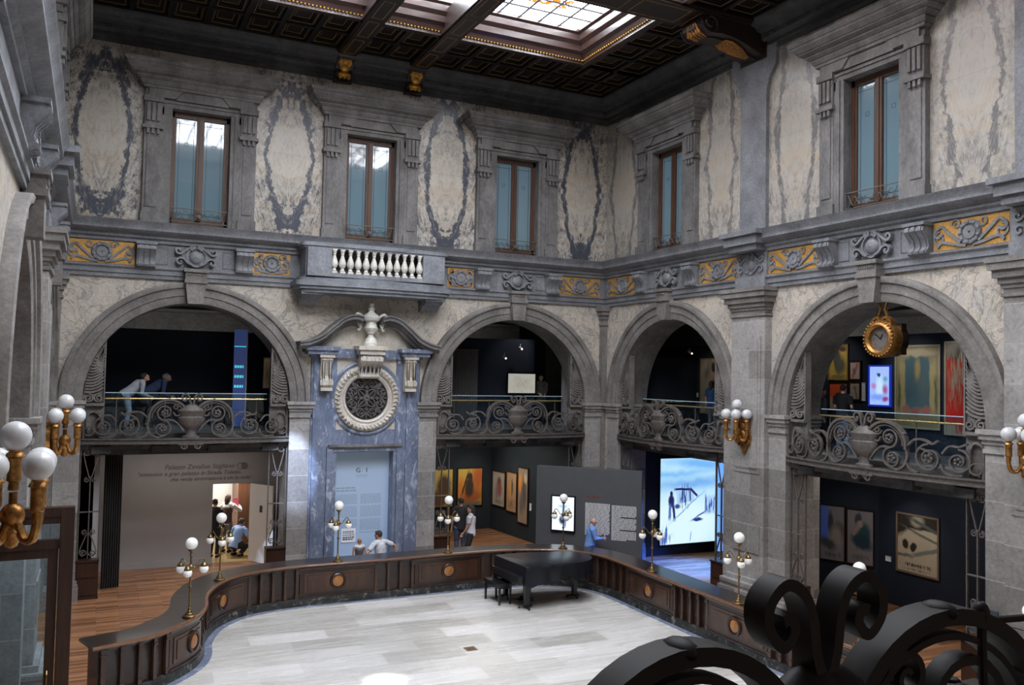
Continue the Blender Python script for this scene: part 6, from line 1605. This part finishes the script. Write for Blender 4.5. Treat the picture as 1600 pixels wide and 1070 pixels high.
person('dark haired man in white T-shirt kneeling beside the child before the pale blue panel', (-7.05, -.92, 0), (-.42, .90), 1.76, 10, hipz=.50, hands={1: (.46, -.02, .60), -1: (-.30, .22, .55)}, elbow={1: (1, -.5, .3), -1: (-1, -.4, 0)}, feet={-1: (-.14, .30, .08), 1: (.12, -.40, .10)}, knee={-1: (0,1,.3), 1: (0,.9,-.6)}, shirt=('white_tee2', (.60,.62,.66)), hair=('brown', (.05,.032,.022)), head=(18, 4))
person('woman in brown vest and white sleeves at the wardrobe in the staff room', (-10.12, 4.15, 0), (.55, .83), 1.68, 8, hands={1: (.22, .42, 1.32), -1: (-.05, .40, 1.22)}, shirt=('white_blouse', (.75,.74,.72)), sleeve='long', vest=('brown_vest', (.10,.06,.045)), pants=('grey_skirt', (.16,.15,.15)), style='long', female=True, hair=('brown2', (.06,.035,.025)))
fo_ = thing('folder', 'bright pink folder held up in the staff room', 'folder', (-9.84, 4.36, 1.36), .4)
m_ = MB(frW); m_.box(-.09, .09, -.008, .0, -.15, .17); m_.build('folder_cover', M['pink'], fo_, local=True, smooth=False)
m_ = MB(frW); m_.box(-.082, .082, .0, .01, -.14, .16); m_.build('folder_pages', M['paper'], fo_, local=True, smooth=False)
person('person in black at the left edge of the open staff door', (-10.52, 3.55, 0), (.5, .86), 1.66, 0, shirt=('black_top', (.012,.012,.014)), sleeve='long', pants=('black_trousers', (.012,.012,.013)))
person('man in light blue shirt crouching in the staff room doorway', (-9.98, 3.45, 0), (.75, .66), 1.72, 28, hipz=.34, hands={1: (.20, .42, .62), -1: (-.2, .44, .58)}, feet={-1: (-.15, .12, .08), 1: (.15, .05, .08)}, knee=(0,1,.6), shirt=('pale_blue', (.30,.46,.78)), sleeve='short', hair=('grey_brown', (.07,.055,.05)), pants=('black_jeans', (.018,.018,.02)))
# mezzanine
person('person in pale jacket bending over in the upper left arch', (-12.98, 1.55, ZM), (.92, .1), 1.66, 52, hands={1: (.10, .58, .86), -1: (-.10, .56, .84)}, shirt=('pale_jacket', (.36,.38,.42)), sleeve='long', pants=('light_jeans', (.26,.30,.36)), head=(0, -28))
person('man in dark blue shirt bending forward in the upper left arch', (-12.45, 2.5, ZM), (.95, .05), 1.72, 58, hands={1: (.12, .6, .80), -1: (-.12, .6, .80)}, shirt=('dark_blue', (.035,.055,.12)), sleeve='long', pants=('dark_pants', (.02,.02,.025)), head=(0, -30), hair=('grey', (.12,.105,.095)))
person('dim figure in dark clothes standing in the upper right back arch', (-.85, 2.4, ZM), (-.3, -.9), 1.62, 0, shirt=('murky_brown', (.07,.06,.05)), sleeve='long', pants=('dark_pants2', (.025,.025,.03)), hands={1: (.1, .3, 1.05), -1: (-.1, .3, 1.02)})
person('visitor in blue top looking at the standing woman poster', (2.15, -2.35, ZM), (.9, .3), 1.52, 0, shirt=('blue_top', (.03,.08,.20)), sleeve='short', pants=('pale_trousers', (.16,.16,.18)), style='long', female=True, hair=('brown3', (.07,.04,.03)))
person('dark haired visitor in black top on the mezzanine under the yellow poster', (1.25, -7.93, ZM), (.75, .2), 1.50, 5, shirt=('black_tee', (.008,.008,.010)), sleeve='short', pants=('mid_jeans', (.16,.24,.38)), hands={1: (.16, .26, 1.05), -1: (-.14, .26, 1.02)})
person('dim visitor in grey top beside the left shell of the clock arch', (1.3, -7.28, ZM), (.6, -.5), 1.42, 0, shirt=('grey_top', (.085,.085,.09)), sleeve='long', pants=('dark_pants3', (.03,.03,.034)), style='short')
# ------------------------------------------------------------------ light
def area(name, loc, rot, sx, sy, power, col=(1,1,1), spread=None):
    l = bpy.data.lights.new(name, 'AREA'); l.shape = 'RECTANGLE'; l.size = sx; l.size_y = sy; l.energy = power; l.color = col
    if spread: l.spread = spread
    o = bpy.data.objects.new(name, l); COL.objects.link(o); o.location = loc; o.rotation_euler = rot; return o
def spot(name, loc, target, power, angle=50, blend=.6, col=(1,1,1), r=.05):
    l = bpy.data.lights.new(name, 'SPOT'); l.energy = power; l.spot_size = R(angle); l.spot_blend = blend; l.color = col; l.shadow_soft_size = r
    o = bpy.data.objects.new(name, l); COL.objects.link(o); o.location = loc
    o.rotation_euler = (Vector(target)-Vector(loc)).to_track_quat('-Z', 'Y').to_euler(); return o
# staff room strip light, gallery spots
area('staff_room_light', (-10.0, 4.4, 2.66), (0,0,0), 1.6, .5, 80, (1,.96,.88))
for loc, tg, p in (((-2.1, 3.6, 3.2), (-2.05, 5.1, 1.4), 22), ((-2.9, 3.0, 3.2), (-1.2, 3.9, 1.4), 26), ((-3.0, 2.0, 3.2), (-1.1, 3.0, 1.3), 20), ((2.2, -8.0, 3.2), (3.5, -8.0, 1.4), 22), ((1.9, -7.6, 3.2), (3.2, -6.2, 1.4), 9),
                   ((1.2, -6.8, 6.8), (2.6, -6.6, 5.4), 22), ((1.0, -8.6, 6.8), (2.6, -8.7, 5.2), 40), ((1.2, -9.9, 6.8), (2.6, -9.8, 5.2), 26), ((1.4, -1.6, 6.6), (3.0, -1.3, 5.0), 14), ((-1.7, 1.6, 6.9), (-1.7, 3.0, 5.6), 14), ((-9.9, .8, 6.5), (-9.7, 1.2, 5.2), 5)):
    spot('gallery_spot', loc, tg, p*1.7, 62, .8, (1,.93,.84))
for loc, sx, sy, p in (((-11.5, 1.4, 3.3), 3, 1.2, 18), ((-3.0, 2.6, 3.3), 3, 3, 60), ((1.6, -9.5, 3.3), 1.5, 4, 30)):
    area('gallery_ceiling_light', loc, (0,0,0), sx, sy, p, (1,.95,.88))
for loc, sx, sy, p in (((-12, 6.2, 6.2), 5, .8, 26), ((-3.0, 6.0, 6.2), 4, .8, 30)):
    area('added_back_light', loc, (PI/2,0,0), sx, sy, p, (1,.96,.9))  # added unseen lamps, brighten the vault wall above the partitions
for loc, sx, sy, p in (((4.6, -2.5, 6.2), .8, 4, 30), ((4.4, -9.5, 6.2), .8, 6, 40)):
    area('added_back_light', loc, (0,-PI/2,0), sx, sy, p, (1,.96,.9))  # same added lamps for the right side
spot('added_blue_spot', (2.0, -3.0, 3.2), (1.35, -2.35, 0), 6000, 56, .9, (.03,.16,1.0))  # added lamp, imitates the screen's blue reflection on the floor
spot('added_blue_spot', (.9, -4.6, 2.6), (-.55, -2.95, 1.3), 420, 40, .8, (.10,.26,1.0))  # added lamp, stands in for screen light on the grey panel's end
# cool spotlights on the doorcase and the pier beside it
spot('cool_spot', (-9.9, -3.1, 7.0), (-9.16, -.1, 2.9), 4600, 15, .7, (.58,.72,1.0))
spot('cool_spot', (-7.6, -4.5, 9.0), (-7.7, 0, 3.2), 380, 36, .9, (.42,.58,1.0))
spot('added_floor_glare', (-9.4, -7.2, 13.2), (-9.07, -7.6, 0), 21000, 3.8, 1.0, (1,1,1), .05)  # added lamp without a fixture, makes the white glare on the floor
w = bpy.data.worlds.new('world'); SC.world = w; w.use_nodes = True
bg = w.node_tree.nodes['Background']; bg.inputs[0].default_value = (.55,.62,.75,1); bg.inputs[1].default_value = .25
# ------------------------------------------------------------------ camera
cd = bpy.data.cameras.new('camera'); cam = bpy.data.objects.new('camera', cd); COL.objects.link(cam)
cd.sensor_width = 36; cd.lens = 1341.857/1600*36; cd.clip_start = .05; cd.clip_end = 200
yaw, pit, rol = R(26.01134), R(2.22929), R(1.13915)
fwd = Vector((sin(yaw)*cos(pit), cos(yaw)*cos(pit), sin(pit))); rt0 = Vector((cos(yaw), -sin(yaw), 0)); up0 = rt0.cross(fwd)
rt = rt0*cos(rol) + up0*sin(rol); up = up0*cos(rol) - rt0*sin(rol)
cam.matrix_world = Matrix(((rt.x, up.x, -fwd.x, -13.7552), (rt.y, up.y, -fwd.y, -21.8885), (rt.z, up.z, -fwd.z, 5.248), (0,0,0,1)))
SC.camera = cam
SC.view_settings.view_transform = 'Standard'; SC.view_settings.look = 'None'; SC.view_settings.exposure = 0.0
SC.cycles.max_bounces = 8; SC.cycles.diffuse_bounces = 5; SC.cycles.glossy_bounces = 3; SC.cycles.transparent_max_bounces = 6
SC.cycles.sample_clamp_indirect = 6.0; SC.cycles.caustics_reflective = False; SC.cycles.caustics_refractive = False
# objects without a mesh of their own kind keep the structure mark on their pieces too
for o in list(SC.objects):
    if o.parent is None and o.type in ('MESH', 'EMPTY') and o.get('kind') != 'structure' and not o.get('label'):
        print('UNLABELLED', o.name)
